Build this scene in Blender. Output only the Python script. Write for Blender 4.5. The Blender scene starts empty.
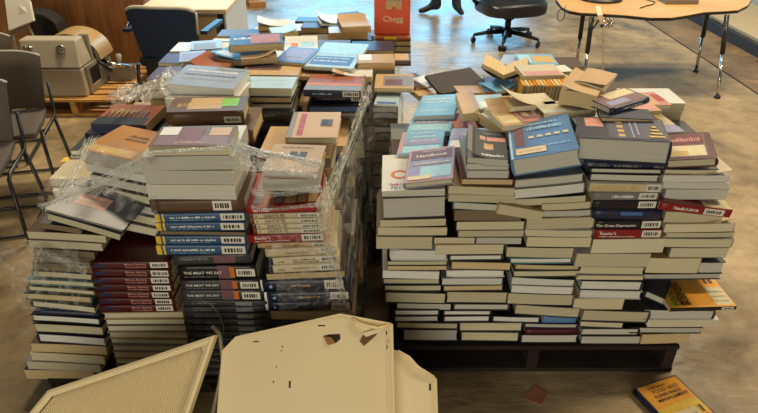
import bpy, math, random
from mathutils import Matrix, Vector
random.seed(7)
PI = math.pi
C = bpy.context.scene.collection
SC = bpy.context.scene
# ------------------------------------------------------------------ camera model
PITCH, FOC, CAMH, CX, CY = math.radians(31), 600.0, 1.68, 379.0, 206.5
FW = Vector((0, math.cos(PITCH), -math.sin(PITCH)))
UP = Vector((0, math.sin(PITCH), math.cos(PITCH)))
EYE = Vector((0, 0, CAMH))
def ray(px, py):
    return FW + Vector((1, 0, 0)) * ((px - CX) / FOC) - UP * ((py - CY) / FOC)
def at_z(px, py, z):
    r = ray(px, py); return EYE + r * ((z - CAMH) / r.z)
def at_y(px, py, y):
    r = ray(px, py); return EYE + r * (y / r.y)
# ------------------------------------------------------------------ materials
def lin(c):
    return tuple(((x / 255) / 12.92 if x / 255 <= .04045 else ((x / 255 + .055) / 1.055) ** 2.4) for x in c) + (1,)
def new_mat(name):
    m = bpy.data.materials.new(name); m.use_nodes = True
    nt = m.node_tree
    return m, nt, nt.nodes['Principled BSDF']
def plain(name, rgb, rough=.5, metal=0., var=.12, scale=9., bump=0., spec=.5, vary=0.):
    """a surface colour broken up by soft noise"""
    m, nt, b = new_mat(name)
    N = nt.nodes.new
    tc = N('ShaderNodeTexCoord'); no = N('ShaderNodeTexNoise')
    no.inputs['Scale'].default_value = scale; no.inputs['Detail'].default_value = 4
    nt.links.new(tc.outputs['Object'], no.inputs['Vector'])
    mx = N('ShaderNodeMix'); mx.data_type = 'RGBA'
    a = lin(rgb)
    mx.inputs['A'].default_value = tuple(x * (1 - var) for x in a[:3]) + (1,)
    mx.inputs['B'].default_value = tuple(min(1, x * (1 + var)) for x in a[:3]) + (1,)
    nt.links.new(no.outputs['Fac'], mx.inputs['Factor'])
    out = mx.outputs['Result']
    if vary:
        oi = N('ShaderNodeObjectInfo'); hs = N('ShaderNodeHueSaturation')
        mr = N('ShaderNodeMapRange'); mr.inputs['To Min'].default_value = 1 - vary; mr.inputs['To Max'].default_value = 1 + vary
        nt.links.new(oi.outputs['Random'], mr.inputs['Value']); nt.links.new(mr.outputs['Result'], hs.inputs['Value'])
        nt.links.new(out, hs.inputs['Color']); out = hs.outputs['Color']
    nt.links.new(out, b.inputs['Base Color'])
    b.inputs['Roughness'].default_value = rough; b.inputs['Metallic'].default_value = metal
    b.inputs['Specular IOR Level'].default_value = spec
    if bump:
        bp = N('ShaderNodeBump'); bp.inputs['Strength'].default_value = bump; bp.inputs['Distance'].default_value = .01
        nt.links.new(no.outputs['Fac'], bp.inputs['Height']); nt.links.new(bp.outputs['Normal'], b.inputs['Normal'])
    return m
def page_mat(name, rgb):
    """stacked sheets: fine lines across the thickness of the book"""
    m, nt, b = new_mat(name)
    N = nt.nodes.new
    tc = N('ShaderNodeTexCoord'); mp = N('ShaderNodeMapping'); mp.inputs['Scale'].default_value = (4, 4, 520)
    no = N('ShaderNodeTexNoise'); no.inputs['Scale'].default_value = 1.; no.inputs['Detail'].default_value = 3
    nt.links.new(tc.outputs['Object'], mp.inputs['Vector']); nt.links.new(mp.outputs['Vector'], no.inputs['Vector'])
    mx = N('ShaderNodeMix'); mx.data_type = 'RGBA'
    a = lin(rgb)
    mx.inputs['A'].default_value = tuple(x * .72 for x in a[:3]) + (1,)
    mx.inputs['B'].default_value = tuple(min(1, x * 1.15) for x in a[:3]) + (1,)
    nt.links.new(no.outputs['Fac'], mx.inputs['Factor'])
    oi = N('ShaderNodeObjectInfo'); hs = N('ShaderNodeHueSaturation')
    mr = N('ShaderNodeMapRange'); mr.inputs['To Min'].default_value = .86; mr.inputs['To Max'].default_value = 1.1
    nt.links.new(oi.outputs['Random'], mr.inputs['Value']); nt.links.new(mr.outputs['Result'], hs.inputs['Value'])
    nt.links.new(mx.outputs['Result'], hs.inputs['Color'])
    nt.links.new(hs.outputs['Color'], b.inputs['Base Color'])
    b.inputs['Roughness'].default_value = .85
    bp = N('ShaderNodeBump'); bp.inputs['Strength'].default_value = .25; bp.inputs['Distance'].default_value = .002
    nt.links.new(no.outputs['Fac'], bp.inputs['Height']); nt.links.new(bp.outputs['Normal'], b.inputs['Normal'])
    return m
def wood_mat(name, rgb, dark, scale=(1.5, 14, 14), rough=.55):
    m, nt, b = new_mat(name)
    N = nt.nodes.new
    tc = N('ShaderNodeTexCoord'); mp = N('ShaderNodeMapping'); mp.inputs['Scale'].default_value = scale
    no = N('ShaderNodeTexNoise'); no.inputs['Scale'].default_value = 2.5; no.inputs['Detail'].default_value = 6; no.inputs['Distortion'].default_value = .8
    nt.links.new(tc.outputs['Object'], mp.inputs['Vector']); nt.links.new(mp.outputs['Vector'], no.inputs['Vector'])
    cr = N('ShaderNodeValToRGB')
    cr.color_ramp.elements[0].position = .3; cr.color_ramp.elements[0].color = lin(dark)
    cr.color_ramp.elements[1].position = .68; cr.color_ramp.elements[1].color = lin(rgb)
    nt.links.new(no.outputs['Fac'], cr.inputs['Fac']); nt.links.new(cr.outputs['Color'], b.inputs['Base Color'])
    b.inputs['Roughness'].default_value = rough
    return m
COV = {k: plain('cover_' + k, c, r, var=.15, scale=14, vary=.12) for k, (c, r) in {
    'navy': ((34, 40, 66), .35), 'black': ((26, 26, 28), .35), 'maroon': ((78, 24, 24), .38), 'red': ((150, 30, 34), .35),
    'tan': ((196, 160, 112), .45), 'grey': ((126, 126, 122), .42), 'white': ((226, 224, 216), .38), 'blue': ((50, 84, 122), .32),
    'sky blue': ((150, 204, 240), .22), 'pale blue': ((184, 208, 216), .33), 'teal': ((70, 130, 128), .36), 'brown': ((92, 66, 46), .4),
    'dark brown': ((58, 46, 42), .45), 'orange': ((226, 140, 36), .36), 'cream': ((216, 200, 164), .45), 'rust': ((168, 92, 50), .36),
    'charcoal': ((58, 60, 62), .42), 'olive': ((92, 88, 62), .45), 'lilac': ((150, 146, 172), .36), 'silver': ((162, 164, 168), .3),
    'yellow': ((236, 176, 40), .4), 'amber': ((250, 165, 40), .4), 'golden': ((190, 132, 66), .3), 'pink': ((200, 130, 120), .4), 'steel blue': ((92, 130, 178), .33), 'dark green': ((50, 66, 54), .42)}.items()}
PAGE = {k: page_mat('pages_' + k, c) for k, c in {
    'cream': (218, 210, 178), 'white': (232, 230, 218), 'tan': (212, 188, 140), 'grey': (206, 203, 188), 'brown': (124, 106, 80),
    'buff': (212, 202, 166)}.items()}
INK = {k: plain('ink_' + k, c, .42, var=.03 if k in ('white', 'black') else .3, scale=55) for k, c in {
    'white': (238, 236, 228), 'black': (24, 22, 24), 'gold': (206, 170, 92), 'red': (176, 52, 44), 'navy': (30, 40, 80), 'green': (120, 200, 60),
    'cream': (226, 208, 164), 'orange': (220, 120, 44), 'grey': (140, 138, 134), 'tan': (204, 166, 116), 'yellow': (238, 190, 46),
    'sky': (168, 212, 236), 'pink': (214, 150, 140), 'brown': (96, 62, 40), 'lilac': (150, 150, 190), 'mauve': (120, 84, 92), 'blue': (70, 110, 170), 'maroon': (110, 34, 36), 'rust': (178, 96, 52), 'amber': (250, 160, 36), 'slate': (62, 64, 92)}.items()}
LABELW = plain('label_paper', (226, 222, 206), .6, var=.04)
# ------------------------------------------------------------------ mesh builder
class MB:
    def __init__(s): s.v = []; s.f = []; s.mi = []; s.mats = []; s.sm = []
    def slot(s, m):
        if m not in s.mats: s.mats.append(m)
        return s.mats.index(m)
    def add(s, vs, fs, mat, smooth=False):
        o = len(s.v); s.v += [tuple(v) for v in vs]; k = s.slot(mat)
        for f in fs: s.f.append(tuple(i + o for i in f)); s.mi.append(k); s.sm.append(smooth)
    def box(s, x0, x1, y0, y1, z0, z1, mat, nx=1, ny=1, nz=1, fn=None, smooth=False):
        idx = {}; vs = []; fs = []
        def g(i, j, k):
            q = (i, j, k)
            if q not in idx:
                idx[q] = len(vs); p = (x0 + (x1 - x0) * i / nx, y0 + (y1 - y0) * j / ny, z0 + (z1 - z0) * k / nz)
                vs.append(fn(p, i / nx, j / ny, k / nz) if fn else p)
            return idx[q]
        for i in range(nx):
            for j in range(ny):
                fs.append((g(i, j, nz), g(i + 1, j, nz), g(i + 1, j + 1, nz), g(i, j + 1, nz)))
                fs.append((g(i, j, 0), g(i, j + 1, 0), g(i + 1, j + 1, 0), g(i + 1, j, 0)))
        for i in range(nx):
            for k in range(nz):
                fs.append((g(i, 0, k), g(i + 1, 0, k), g(i + 1, 0, k + 1), g(i, 0, k + 1)))
                fs.append((g(i, ny, k), g(i, ny, k + 1), g(i + 1, ny, k + 1), g(i + 1, ny, k)))
        for j in range(ny):
            for k in range(nz):
                fs.append((g(0, j, k), g(0, j, k + 1), g(0, j + 1, k + 1), g(0, j + 1, k)))
                fs.append((g(nx, j, k), g(nx, j + 1, k), g(nx, j + 1, k + 1), g(nx, j, k + 1)))
        s.add(vs, fs, mat, smooth)
    def hexa(s, p, mat):
        """eight corners: bottom ring then top ring"""
        s.add(p, [(3, 2, 1, 0), (4, 5, 6, 7), (0, 1, 5, 4), (1, 2, 6, 5), (2, 3, 7, 6), (3, 0, 4, 7)], mat)
    def grid(s, fn, nu, nv, mat, smooth=True):
        vs = [fn(i / nu, j / nv) for j in range(nv + 1) for i in range(nu + 1)]
        w = nu + 1
        s.add(vs, [(j * w + i, j * w + i + 1, (j + 1) * w + i + 1, (j + 1) * w + i) for j in range(nv) for i in range(nu)], mat, smooth)
    def tube(s, pts, r, mat, n=8, smooth=True):
        pts = [Vector(p) for p in pts]; rs = r if isinstance(r, (list, tuple)) else [r] * len(pts)
        vs = []; fs = []; prev = None
        for i, p in enumerate(pts):
            d = (pts[min(i + 1, len(pts) - 1)] - pts[max(i - 1, 0)]).normalized()
            if prev is None:
                a = d.cross(Vector((0, 0, 1)));
                if a.length < 1e-3: a = d.cross(Vector((0, 1, 0)))
            else:
                a = prev - d * prev.dot(d)
            a.normalize(); prev = a; b = d.cross(a)
            for k in range(n):
                t = 2 * PI * k / n; vs.append(p + (a * math.cos(t) + b * math.sin(t)) * rs[i])
        for i in range(len(pts) - 1):
            for k in range(n):
                fs.append((i * n + k, i * n + (k + 1) % n, (i + 1) * n + (k + 1) % n, (i + 1) * n + k))
        fs.append(tuple(range(n - 1, -1, -1))); fs.append(tuple(range((len(pts) - 1) * n, len(pts) * n)))
        s.add(vs, fs, mat, smooth)
    def lathe(s, prof, mat, n=20, c=(0, 0, 0), axis='z'):
        vs = []; fs = []
        for r, h in prof:
            for k in range(n):
                t = 2 * PI * k / n; a, b = r * math.cos(t), r * math.sin(t)
                p = {'z': (a, b, h), 'y': (a, h, b), 'x': (h, a, b)}[axis]
                vs.append((p[0] + c[0], p[1] + c[1], p[2] + c[2]))
        for i in range(len(prof) - 1):
            for k in range(n):
                fs.append((i * n + k, i * n + (k + 1) % n, (i + 1) * n + (k + 1) % n, (i + 1) * n + k))
        fs.append(tuple(range(n - 1, -1, -1))); fs.append(tuple(range((len(prof) - 1) * n, len(prof) * n)))
        s.add(vs, fs, mat, True)
    def prism(s, pts, z0, z1, mat, smooth=False):
        """outline in x,y pushed up from z0 to z1"""
        n = len(pts)
        s.add([(x, y, z0) for x, y in pts] + [(x, y, z1) for x, y in pts],
              [tuple(range(n - 1, -1, -1)), tuple(range(n, 2 * n))] + [(i, (i + 1) % n, n + (i + 1) % n, n + i) for i in range(n)], mat, smooth)
    def map(s, fn, a=0):
        s.v = s.v[:a] + [tuple(fn(Vector(v))) for v in s.v[a:]]
    def build(s, name, parent=None, bevel=0):
        me = bpy.data.meshes.new(name); me.from_pydata(s.v, [], s.f); me.update()
        for m in s.mats: me.materials.append(m)
        me.polygons.foreach_set('material_index', s.mi); me.polygons.foreach_set('use_smooth', s.sm)
        o = bpy.data.objects.new(name, me); C.objects.link(o)
        if parent: o.parent = parent
        if bevel:
            b = o.modifiers.new('bevel', 'BEVEL'); b.width = bevel; b.segments = 2; b.limit_method = 'ANGLE'
        return o
def thing(name, label, cat, loc=(0, 0, 0), rz=0, group=None, M=None):
    o = bpy.data.objects.new(name, None); C.objects.link(o); o.empty_display_size = .05
    if M is not None: o.matrix_world = M
    else: o.location = loc; o.rotation_euler = (0, 0, rz)
    return tag(o, label, cat, group)
def tag(o, label, cat, group=None, kind=None):
    o['label'] = label; o['category'] = cat
    if group: o['group'] = group
    if kind: o['kind'] = kind
    return o
def struct(o, label=None, cat=None):
    o['kind'] = 'structure'
    if label: o['label'] = label
    if cat: o['category'] = cat
    return o
_txt = {}
def text_geo(s):
    """triangles of a line of lettering, cap height 1, starting at x = 0"""
    if s not in _txt:
        cu = bpy.data.curves.new('lettering', 'FONT'); cu.body = s; cu.resolution_u = 2; cu.offset = .012
        ob = bpy.data.objects.new('lettering', cu); C.objects.link(ob)
        dg = bpy.context.evaluated_depsgraph_get(); me = bpy.data.meshes.new_from_object(ob.evaluated_get(dg))
        vs = [(v.co.x, v.co.y) for v in me.vertices]; fs = [tuple(p.vertices) for p in me.polygons]
        bpy.data.objects.remove(ob); bpy.data.meshes.remove(me); bpy.data.curves.remove(cu)
        h = .69; w = max(x for x, y in vs); _txt[s] = ([(x / h, y / h) for x, y in vs], fs, w / h)
    return _txt[s]
# ------------------------------------------------------------------ books
ALLB = []      # every book placed: (xmin, xmax, ymin, ymax, zbase, pile)
def book(label, group, M, w, d, t, spine='back', hard=True, cover='navy', page='cream', top=(), front=(), sticker=None,
         wave=(0., 0.), curl=None, side=None, stock=None):
    """M places the middle of the book's front bottom edge; x runs along the front, y goes back, z up.
    spine says which side the spine is on; top / front are printed marks on the cover and on the spine."""
    root = thing('book', label, 'book', M=M, group=group)
    cw, cd = (w, d) if spine in ('front', 'back') else (d, w)
    bt = .0026 if hard else .0011
    bt = min(bt, t * .2); ov = .0035 if hard else .0004
    bulge = (.005 if hard else .0012)
    amp, ph = wave
    def loc(p):
        x, y, z = p
        if spine == 'back': x, y = -x, cd - y
        elif spine == 'left': x, y = y - cd / 2, cw / 2 - x
        elif spine == 'right': x, y = cd / 2 - y, cw / 2 + x
        return x, y, z
    def wav(x, y, z):
        return (x, y, z + amp * math.sin(PI * (x / w + .5) + ph) * (1 - .4 * y / d))
    def fin(p): return wav(*loc(p))
    def lift(x, y):
        if not curl: return 0
        u, v = x / w + .5, y / d; side_, h = curl
        a = {'r': u, 'l': 1 - u, 'f': 1 - v, 'b': v, 'fr': (u + 1 - v) / 2, 'fl': (1 - u + 1 - v) / 2}[side_]
        return h * max(0, a - .35) ** 2 / .42
    cm = COV[cover] if isinstance(cover, str) else cover
    b = MB(); nx, ny = 8, 5
    def ctop(p, *_):
        x, y, z = fin(p); return (x, y, z + lift(x, y))
    b.box(-cw / 2, cw / 2, 0, cd, t - bt, t, cm, nx, ny, 1, ctop)
    b.box(-cw / 2, cw / 2, 0, cd, 0, bt, cm, nx, ny, 1, lambda p, *_: fin(p))
    b.box(-cw / 2, cw / 2, -.0002, bt + .001, bt * .5, t - bt * .5, cm, nx, 1, 4,
          lambda p, a, q, c: fin((p[0], p[1] - bulge * (1 - (2 * c - 1) ** 2) * (1 - q), p[2])), True)
    # printed marks
    def topmap(u, v, dz=.0005):
        x, y = (u - .5) * w, v * d; q = wav(x, y, t); return (q[0], q[1], q[2] + lift(x, y) + dz)
    def frontmap(u, v, dy=.0005):
        x = (u - .5) * w * .995; z = v * t
        q = wav(x, -bulge * (1 - (2 * v - 1) ** 2) - dy if spine == 'front' else -dy, z); return q
    def marks(lst, fm, W, Hh, flip=False):
        for n_, k in enumerate(lst):
            dz = .0005 + .00025 * n_
            if k[0] == 'r':
                _, u0, v0, u1, v1, ink = k
                b.grid(lambda i, j: fm(u0 + (u1 - u0) * i, v0 + (v1 - v0) * j, dz), 8, 4, INK[ink])
            elif k[0] == 't':
                _, s_, u0, v0, size, ink = k[:6]; rot = k[6] if len(k) > 6 else 0
                vs, fs, tw = text_geo(s_); cr, sr = math.cos(rot), math.sin(rot)
                b.add([fm(u0 + (x * cr - y * sr) * size / W, v0 + (x * sr + y * cr) * size / Hh, dz) for x, y in vs], fs, INK[ink])
            elif k[0] == 'd':      # a line of print too small to read
                _, u0, v0, u1, v1, ink, n = k; rr = random.Random(n)
                x = u0
                while x < u1 - .005:
                    e = min(u1, x + rr.uniform(.006, .02)); h0 = rr.uniform(0, .45)
                    b.add([fm(x, v0, dz), fm(e, v0, dz), fm(e, v1 - (v1 - v0) * h0, dz), fm(x, v1 - (v1 - v0) * h0, dz)], [(0, 1, 2, 3)], INK[ink]); x = e + rr.choice((.005, .005, .006, .018))
            elif k[0] == 'o':
                _, u0, v0, r, ink = k; n = 18
                b.add([fm(u0 + math.cos(2 * PI * i / n) * r / W * q, v0 + math.sin(2 * PI * i / n) * r / Hh * q, dz) for q in (1, .62) for i in range(n)],
                      [(i, (i + 1) % n, n + (i + 1) % n, n + i) for i in range(n)], INK[ink])
    marks(top, topmap, w, d)
    marks(front, frontmap, w, t)
    b.build('cover', root)
    pg = MB()
    y0, y1, xi = bt, cd - ov, ov
    def pfn(p, a, q, c):
        x, y, z = p
        if hard and q > .99: y -= .0035 * (1 - (2 * c - 1) ** 2)
        return fin((x, y, z))
    pg.box(-cw / 2 + xi, cw / 2 - xi, y0, y1, bt * .9, t - bt * .9, PAGE[page], nx, 3, 4, pfn)
    pg.build('page_block', root)
    if sticker:
        st = MB(); u0, u1, onto = sticker[:3]; v0, v1 = (sticker[3], sticker[4]) if len(sticker) > 3 else (.12, .9)
        fm = frontmap if onto == 'front' else topmap
        st.grid(lambda i, j: fm(u0 + (u1 - u0) * i, v0 + (v1 - v0) * j, .0012), 4, 3, INK[sticker[5]] if len(sticker) > 5 else LABELW)
        if onto == 'front' or len(sticker) <= 5:
            rr = random.Random(int(u0 * 999) + len(ALLB)); x = u0 + (u1 - u0) * .12
            while x < u1 - (u1 - u0) * .15:
                e = x + (u1 - u0) * rr.uniform(.03, .1)
                va, vb = v0 + (v1 - v0) * .25, v0 + (v1 - v0) * .75
                st.add([fm(x, va, .0017), fm(e, va, .0017), fm(e, vb, .0017), fm(x, vb, .0017)], [(0, 1, 2, 3)], INK['black']); x = e + (u1 - u0) * rr.uniform(.025, .06)
        st.build('sticker', root)
    cs = [M @ Vector((sx * w / 2, sy * d, 0)) for sx in (-1, 1) for sy in (0, 1)]
    ALLB.append((min(c.x for c in cs), max(c.x for c in cs), min(c.y for c in cs), max(c.y for c in cs), min(c.z for c in cs), group))
    return root
def place(p, yaw=0, roll=0, pitch=0):
    return Matrix.Translation(p) @ Matrix.Rotation(yaw, 4, 'Z') @ Matrix.Rotation(roll, 4, 'Y') @ Matrix.Rotation(pitch, 4, 'X')
ORD = 'zeroth top second third fourth fifth sixth seventh eighth ninth tenth eleventh twelfth thirteenth fourteenth fifteenth sixteenth seventeenth eighteenth nineteenth twentieth'.split() + \
      ['twenty-' + s for s in 'first second third fourth fifth sixth seventh eighth ninth'.split()] + ['thirtieth']
def look(spine, hard, cover, page):
    if spine == 'front': return f'{cover} spined book'
    return f'{page} paged {"hardback" if hard else "paperback"}'
def stack(where, group, D, rows, start=1, wave=None, depth=.21):
    """rows from the top: (x left, x right, y top, y bottom, {options}) in the photograph's frame, standing on the plane y = D"""
    wv = wave or (random.uniform(-.0015, .0015), random.uniform(-.5, .5))
    for i, r in enumerate(rows):
        xl, xr, yt, yb = r[:4]; k = dict(r[4]) if len(r) > 4 else {}
        s = k.pop('s', 0); dd = k.pop('D', D) + k.pop('j', random.uniform(-.006, .006)); d = k.pop('d', depth + random.uniform(-.02, .015))
        ym = (yt + yb) / 2; xm = (xl + xr) / 2
        a = at_y(xl, ym, dd); b = at_y(xr, ym + s, dd)
        t = at_y(xm, yt + s / 2, dd).z - at_y(xm, yb + s / 2, dd).z - (.0006 if abs(s) < 3 else .0015)
        roll = -math.atan2(b.z - a.z, b.x - a.x)
        base = at_y(xm, yb + s / 2, dd)
        own = k.pop('label', None); lk = k.pop('look', None)
        k.setdefault('spine', random.choice(['back', 'back', 'left', 'right'])); k.setdefault('hard', random.random() < .45)
        k.setdefault('cover', random.choice(['charcoal', 'navy', 'grey', 'olive', 'brown', 'white', 'maroon', 'dark green', 'teal', 'black', 'dark brown']))
        k.setdefault('page', random.choice(['cream', 'grey', 'buff', 'buff', 'grey', 'white']))
        lab = lk or look(k['spine'], k['hard'], k['cover'], k['page'])
        n = start + i
        lab = f'{lab}, {ORD[n] + (" book" if n == 1 else "")} {"of" if n == 1 else "down in"} {where}'
        book(own or lab, group, place(Vector(base), k.pop('yaw', random.uniform(-.025, .025)), roll), (b - a).length, d, t, wave=k.pop('wave', wv), **k)
def lie(label, group, fl, fr, back, tpx, z=None, D=None, **k):
    """a book lying flat: pixels of the front corners of its cover, row of the back edge, thickness in rows"""
    mx, my = (fl[0] + fr[0]) / 2, (fl[1] + fr[1]) / 2
    if z is None: z = at_y(mx, my, D).z
    a, b = at_z(*fl, z), at_z(*fr, z); m = (a + b) / 2
    bl = k.pop('bl', None)
    if bl:      # the left edge gives the heading, the front right corner the tilt
        bk = at_z(*bl, z) - a; yaw = math.atan2(-bk.x, bk.y); R_ = Vector((math.cos(yaw), math.sin(yaw), 0)); n_ = bk.normalized()
        r_ = ray(*fr); b = EYE + r_ * ((a - EYE).dot(n_) / r_.dot(n_)); roll = -math.atan2(b.z - a.z, (b - a).dot(R_)); m = (a + b) / 2
        t = m.z - at_y(mx, my + tpx, m.y).z
        M = Matrix.Translation(m) @ Matrix.Rotation(yaw, 4, 'Z') @ Matrix.Rotation(roll, 4, 'Y') @ Matrix.Translation((0, 0, -t)); k.pop('ky', 0)
        return book(label, group, M, (b - a).length, bk.length, t, **k)
    t = k.pop('t', None) or m.z - at_y(mx, my + tpx, m.y).z
    yaw = math.atan2(b.y - a.y, b.x - a.x); roll = k.pop('roll', 0)
    yaw *= k.pop('ky', 1)
    d = k.pop('d', None) or (at_z(mx, back, z).y - m.y) * math.cos(yaw)
    return book(label, group, place(m - Vector((0, 0, t)), yaw, roll, k.pop('pitch', 0)), (b - a).length, d, t, **k)
EXPOSURE = 0.18
AMBIENT = .1
WINP = 120
FRONTP = 205  # power of the fill added behind the viewer
LAMPS = [(-1.4, 5.0, 4.4, 150), (4.0, 2.7, 4.3, 140), (3.2, 6.0, 4.4, 80), (1.8, 5.2, 4.4, 50), (.6, 3.0, 4.4, 22)]  # the farthest entry is an added fill that lightens the far floor
T_ = math.radians
CHAIRS = [('grey stacking chair nearest the viewer at the left edge', -1.99, 2.60, T_(14), .85),
          ('second grey stacking chair from the front, its backrest fully in view', -2.04, 3.04, T_(14), .85),
          ('third grey stacking chair from the front, left edge', -2.42, 3.44, T_(14), .85),
          ('rearmost grey stacking chair at the left edge', -2.72, 3.86, T_(14), .85)]
RG, LG, FG = 'books of the right pile', 'books of the left pile', 'books of the far left pile'
P = dict
S = lambda **k: k
# ================================================================== RIGHT PILE, front row of stacks
lie('lilac Handbook with pink border on the front left stack of the right pile', RG, (404, 183.5), (453, 178), 151, 6, D=1.61, bl=(410.5, 151), hard=True, cover='lilac', page='cream', spine='left',
    top=[('r', 0, 0, 1, 1, 'pink'), ('r', .03, .03, .98, .97, 'lilac'), ('r', .3, .1, .95, .42, 'sky'), ('r', .1, .46, .9, .5, 'grey'),
         ('r', .05, .64, .96, .94, 'mauve'), ('t', 'Handbook', .16, .73, .0165, 'white'), ('d', .3, .89, .8, .92, 'white', 4), ('d', .15, .5, .9, .54, 'white', 8), ('r', .06, .05, .55, .16, 'cream')])
W = 'the stack below the lilac Handbook'
stack(W, RG, 1.6, [
    (382, 445, 191, 198, S(s=-3, hard=False, cover='white', page='grey', spine='back', d=.25, label='white book with 701 and an orange ring on its cover, under the lilac Handbook', top=[('t', '701', .13, .035, .017, 'navy'), ('o', .3, .42, .03, 'orange'), ('d', .12, .13, .36, .19, 'red', 4)])),
    (382.5, 446, 198, 219, S(s=-2, hard=True, cover='charcoal', page='grey', spine='back')),
    (380, 446, 219.5, 227, S(s=-1, hard=False, cover='brown', page='buff')),
    (377, 447, 227, 235.5, S(s=0, hard=False, page='buff', cover='olive')),
    (376, 432, 236.5, 249, S(hard=False, page='buff', cover='grey', spine='back')),
    (391, 448, 250.5, 260.5, S(hard=True, page='white', cover='white', spine='left', curl=('l', .006))),
    (387.6, 447, 261, 265.5, S(page='buff', hard=False, cover='black')), (387.6, 447, 265.7, 270, S(page='tan', hard=False, cover='charcoal')),
    (382.6, 439, 270.5, 278, S(page='white', cover='white', hard=False, s=1)), (382.6, 440.5, 278.5, 284.5, S(page='buff', hard=True, cover='navy')),
    (384, 441.7, 285, 291.6, S(page='buff', hard=True, cover='black')), (385, 445.5, 292, 303, S(page='buff', hard=True, cover='black', s=1)),
    (397, 450.5, 303.5, 309.6, S(page='grey', cover='charcoal')), (394, 439, 310, 315.6, S(page='white', cover='black', hard=True)),
    (394, 439, 316, 322, S(page='white', cover='black', hard=True)), (396, 458, 322.6, 329, S(page='buff', cover='charcoal')), (403, 458, 329.5, 341, S(page='grey', cover='black', hard=True))], start=2)
lie('grey paperback with a curled cover, second stack from the left of the right pile', RG, (467, 156), (508, 161), 131, 7, D=1.6, ky=.5, hard=False, cover='charcoal', page='grey', spine='left', curl=('l', .025),
    top=[('r', .3, .62, .98, .76, 'pink'), ('r', .42, .3, .66, .5, 'tan'), ('r', .0, .02, .12, .98, 'grey'), ('d', .35, .06, .9, .14, 'white', 5), ('d', .4, .85, .9, .93, 'grey', 5)])
W = 'the stack below the curled grey paperback'
stack(W, RG, 1.6, [
    (466.5, 508.5, 163.5, 170, S(page='grey', cover='grey', hard=False)), (467, 508.5, 170.3, 178.3, S(page='grey', cover='grey', hard=False)),
    (460.6, 513.4, 178.7, 185.7, S(page='tan', cover='maroon', hard=True, spine='right')), (448, 514, 186, 194, S(page='buff', s=2, hard=False, cover='tan')),
    (448, 515, 194, 201.6, S(page='buff', s=2, hard=False, cover='grey')), (453, 512, 202, 209, S(page='grey', s=3, hard=False, cover='teal')),
    (496, 541, 203.5, 213.5, S(page='buff', s=8, hard=False, cover='tan', D=1.59)), (454, 521, 210, 221, S(page='brown', cover='dark brown', hard=False)),
    (455.5, 523.5, 221.3, 230, S(page='buff', hard=False)), (458, 523.5, 230.2, 237, S(page='buff', hard=False)),
    (434, 475, 237.3, 244.3, S(page='buff', hard=False)), (475.3, 521, 237.3, 244.3, S(page='grey', hard=False)),
    (435, 503, 244.7, 254.3, S(page='buff', hard=False, cover='tan')), (449, 502, 255, 260.5, S(page='white', cover='charcoal', hard=True)),
    (450.5, 511, 261.3, 270, S(page='tan', hard=True, cover='charcoal', s=1)), (445.5, 504.6, 270.5, 278, S(page='white', hard=True, cover='white', s=-1)),
    (442, 502, 278.2, 285, S(page='white', hard=False, cover='grey')), (443, 503.4, 285.2, 291.3, S(page='tan', hard=True, cover='charcoal')),
    (445.5, 507, 291.7, 303.5, S(page='buff', hard=True, cover='black')), (453, 508.4, 304, 310.3, S(page='grey', hard=True, cover='charcoal')),
    (443, 490.8, 310.6, 315.6, S(page='white', hard=True, cover='black')), (443, 489.5, 316, 322, S(page='white', hard=True, cover='black')),
    (459, 522, 322.5, 331.5, S(page='buff', hard=True, cover='charcoal')), (460.6, 518.5, 332, 341.5, S(page='buff', hard=True, cover='black'))], start=2)
lie('big steel blue textbook with five pale marks in a row on its cover', RG, (511.5, 160), (579.5, 148.5), 121, 17, D=1.6, bl=(507.5, 124.5), hard=True, cover='steel blue', page='grey', spine='left',
    top=[('r', .0, .0, .035, 1, 'sky'), ('r', .08, .3, .24, .95, 'mauve'), ('r', .07, .07, .55, .24, 'maroon'), ('r', .08, .08, .54, .23, 'cream'), ('d', .12, .13, .48, .17, 'pink', 3)] +
        [('r', .3 + .135 * i, .46, .385 + .135 * i, .52, 'cream') for i in range(5)] + [('d', .3, .68, .85, .78, 'sky', 6), ('d', .3, .82, .8, .87, 'sky', 7), ('d', .55, .2, .9, .23, 'sky', 2)])
W = 'the stack below the steel blue textbook'
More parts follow.
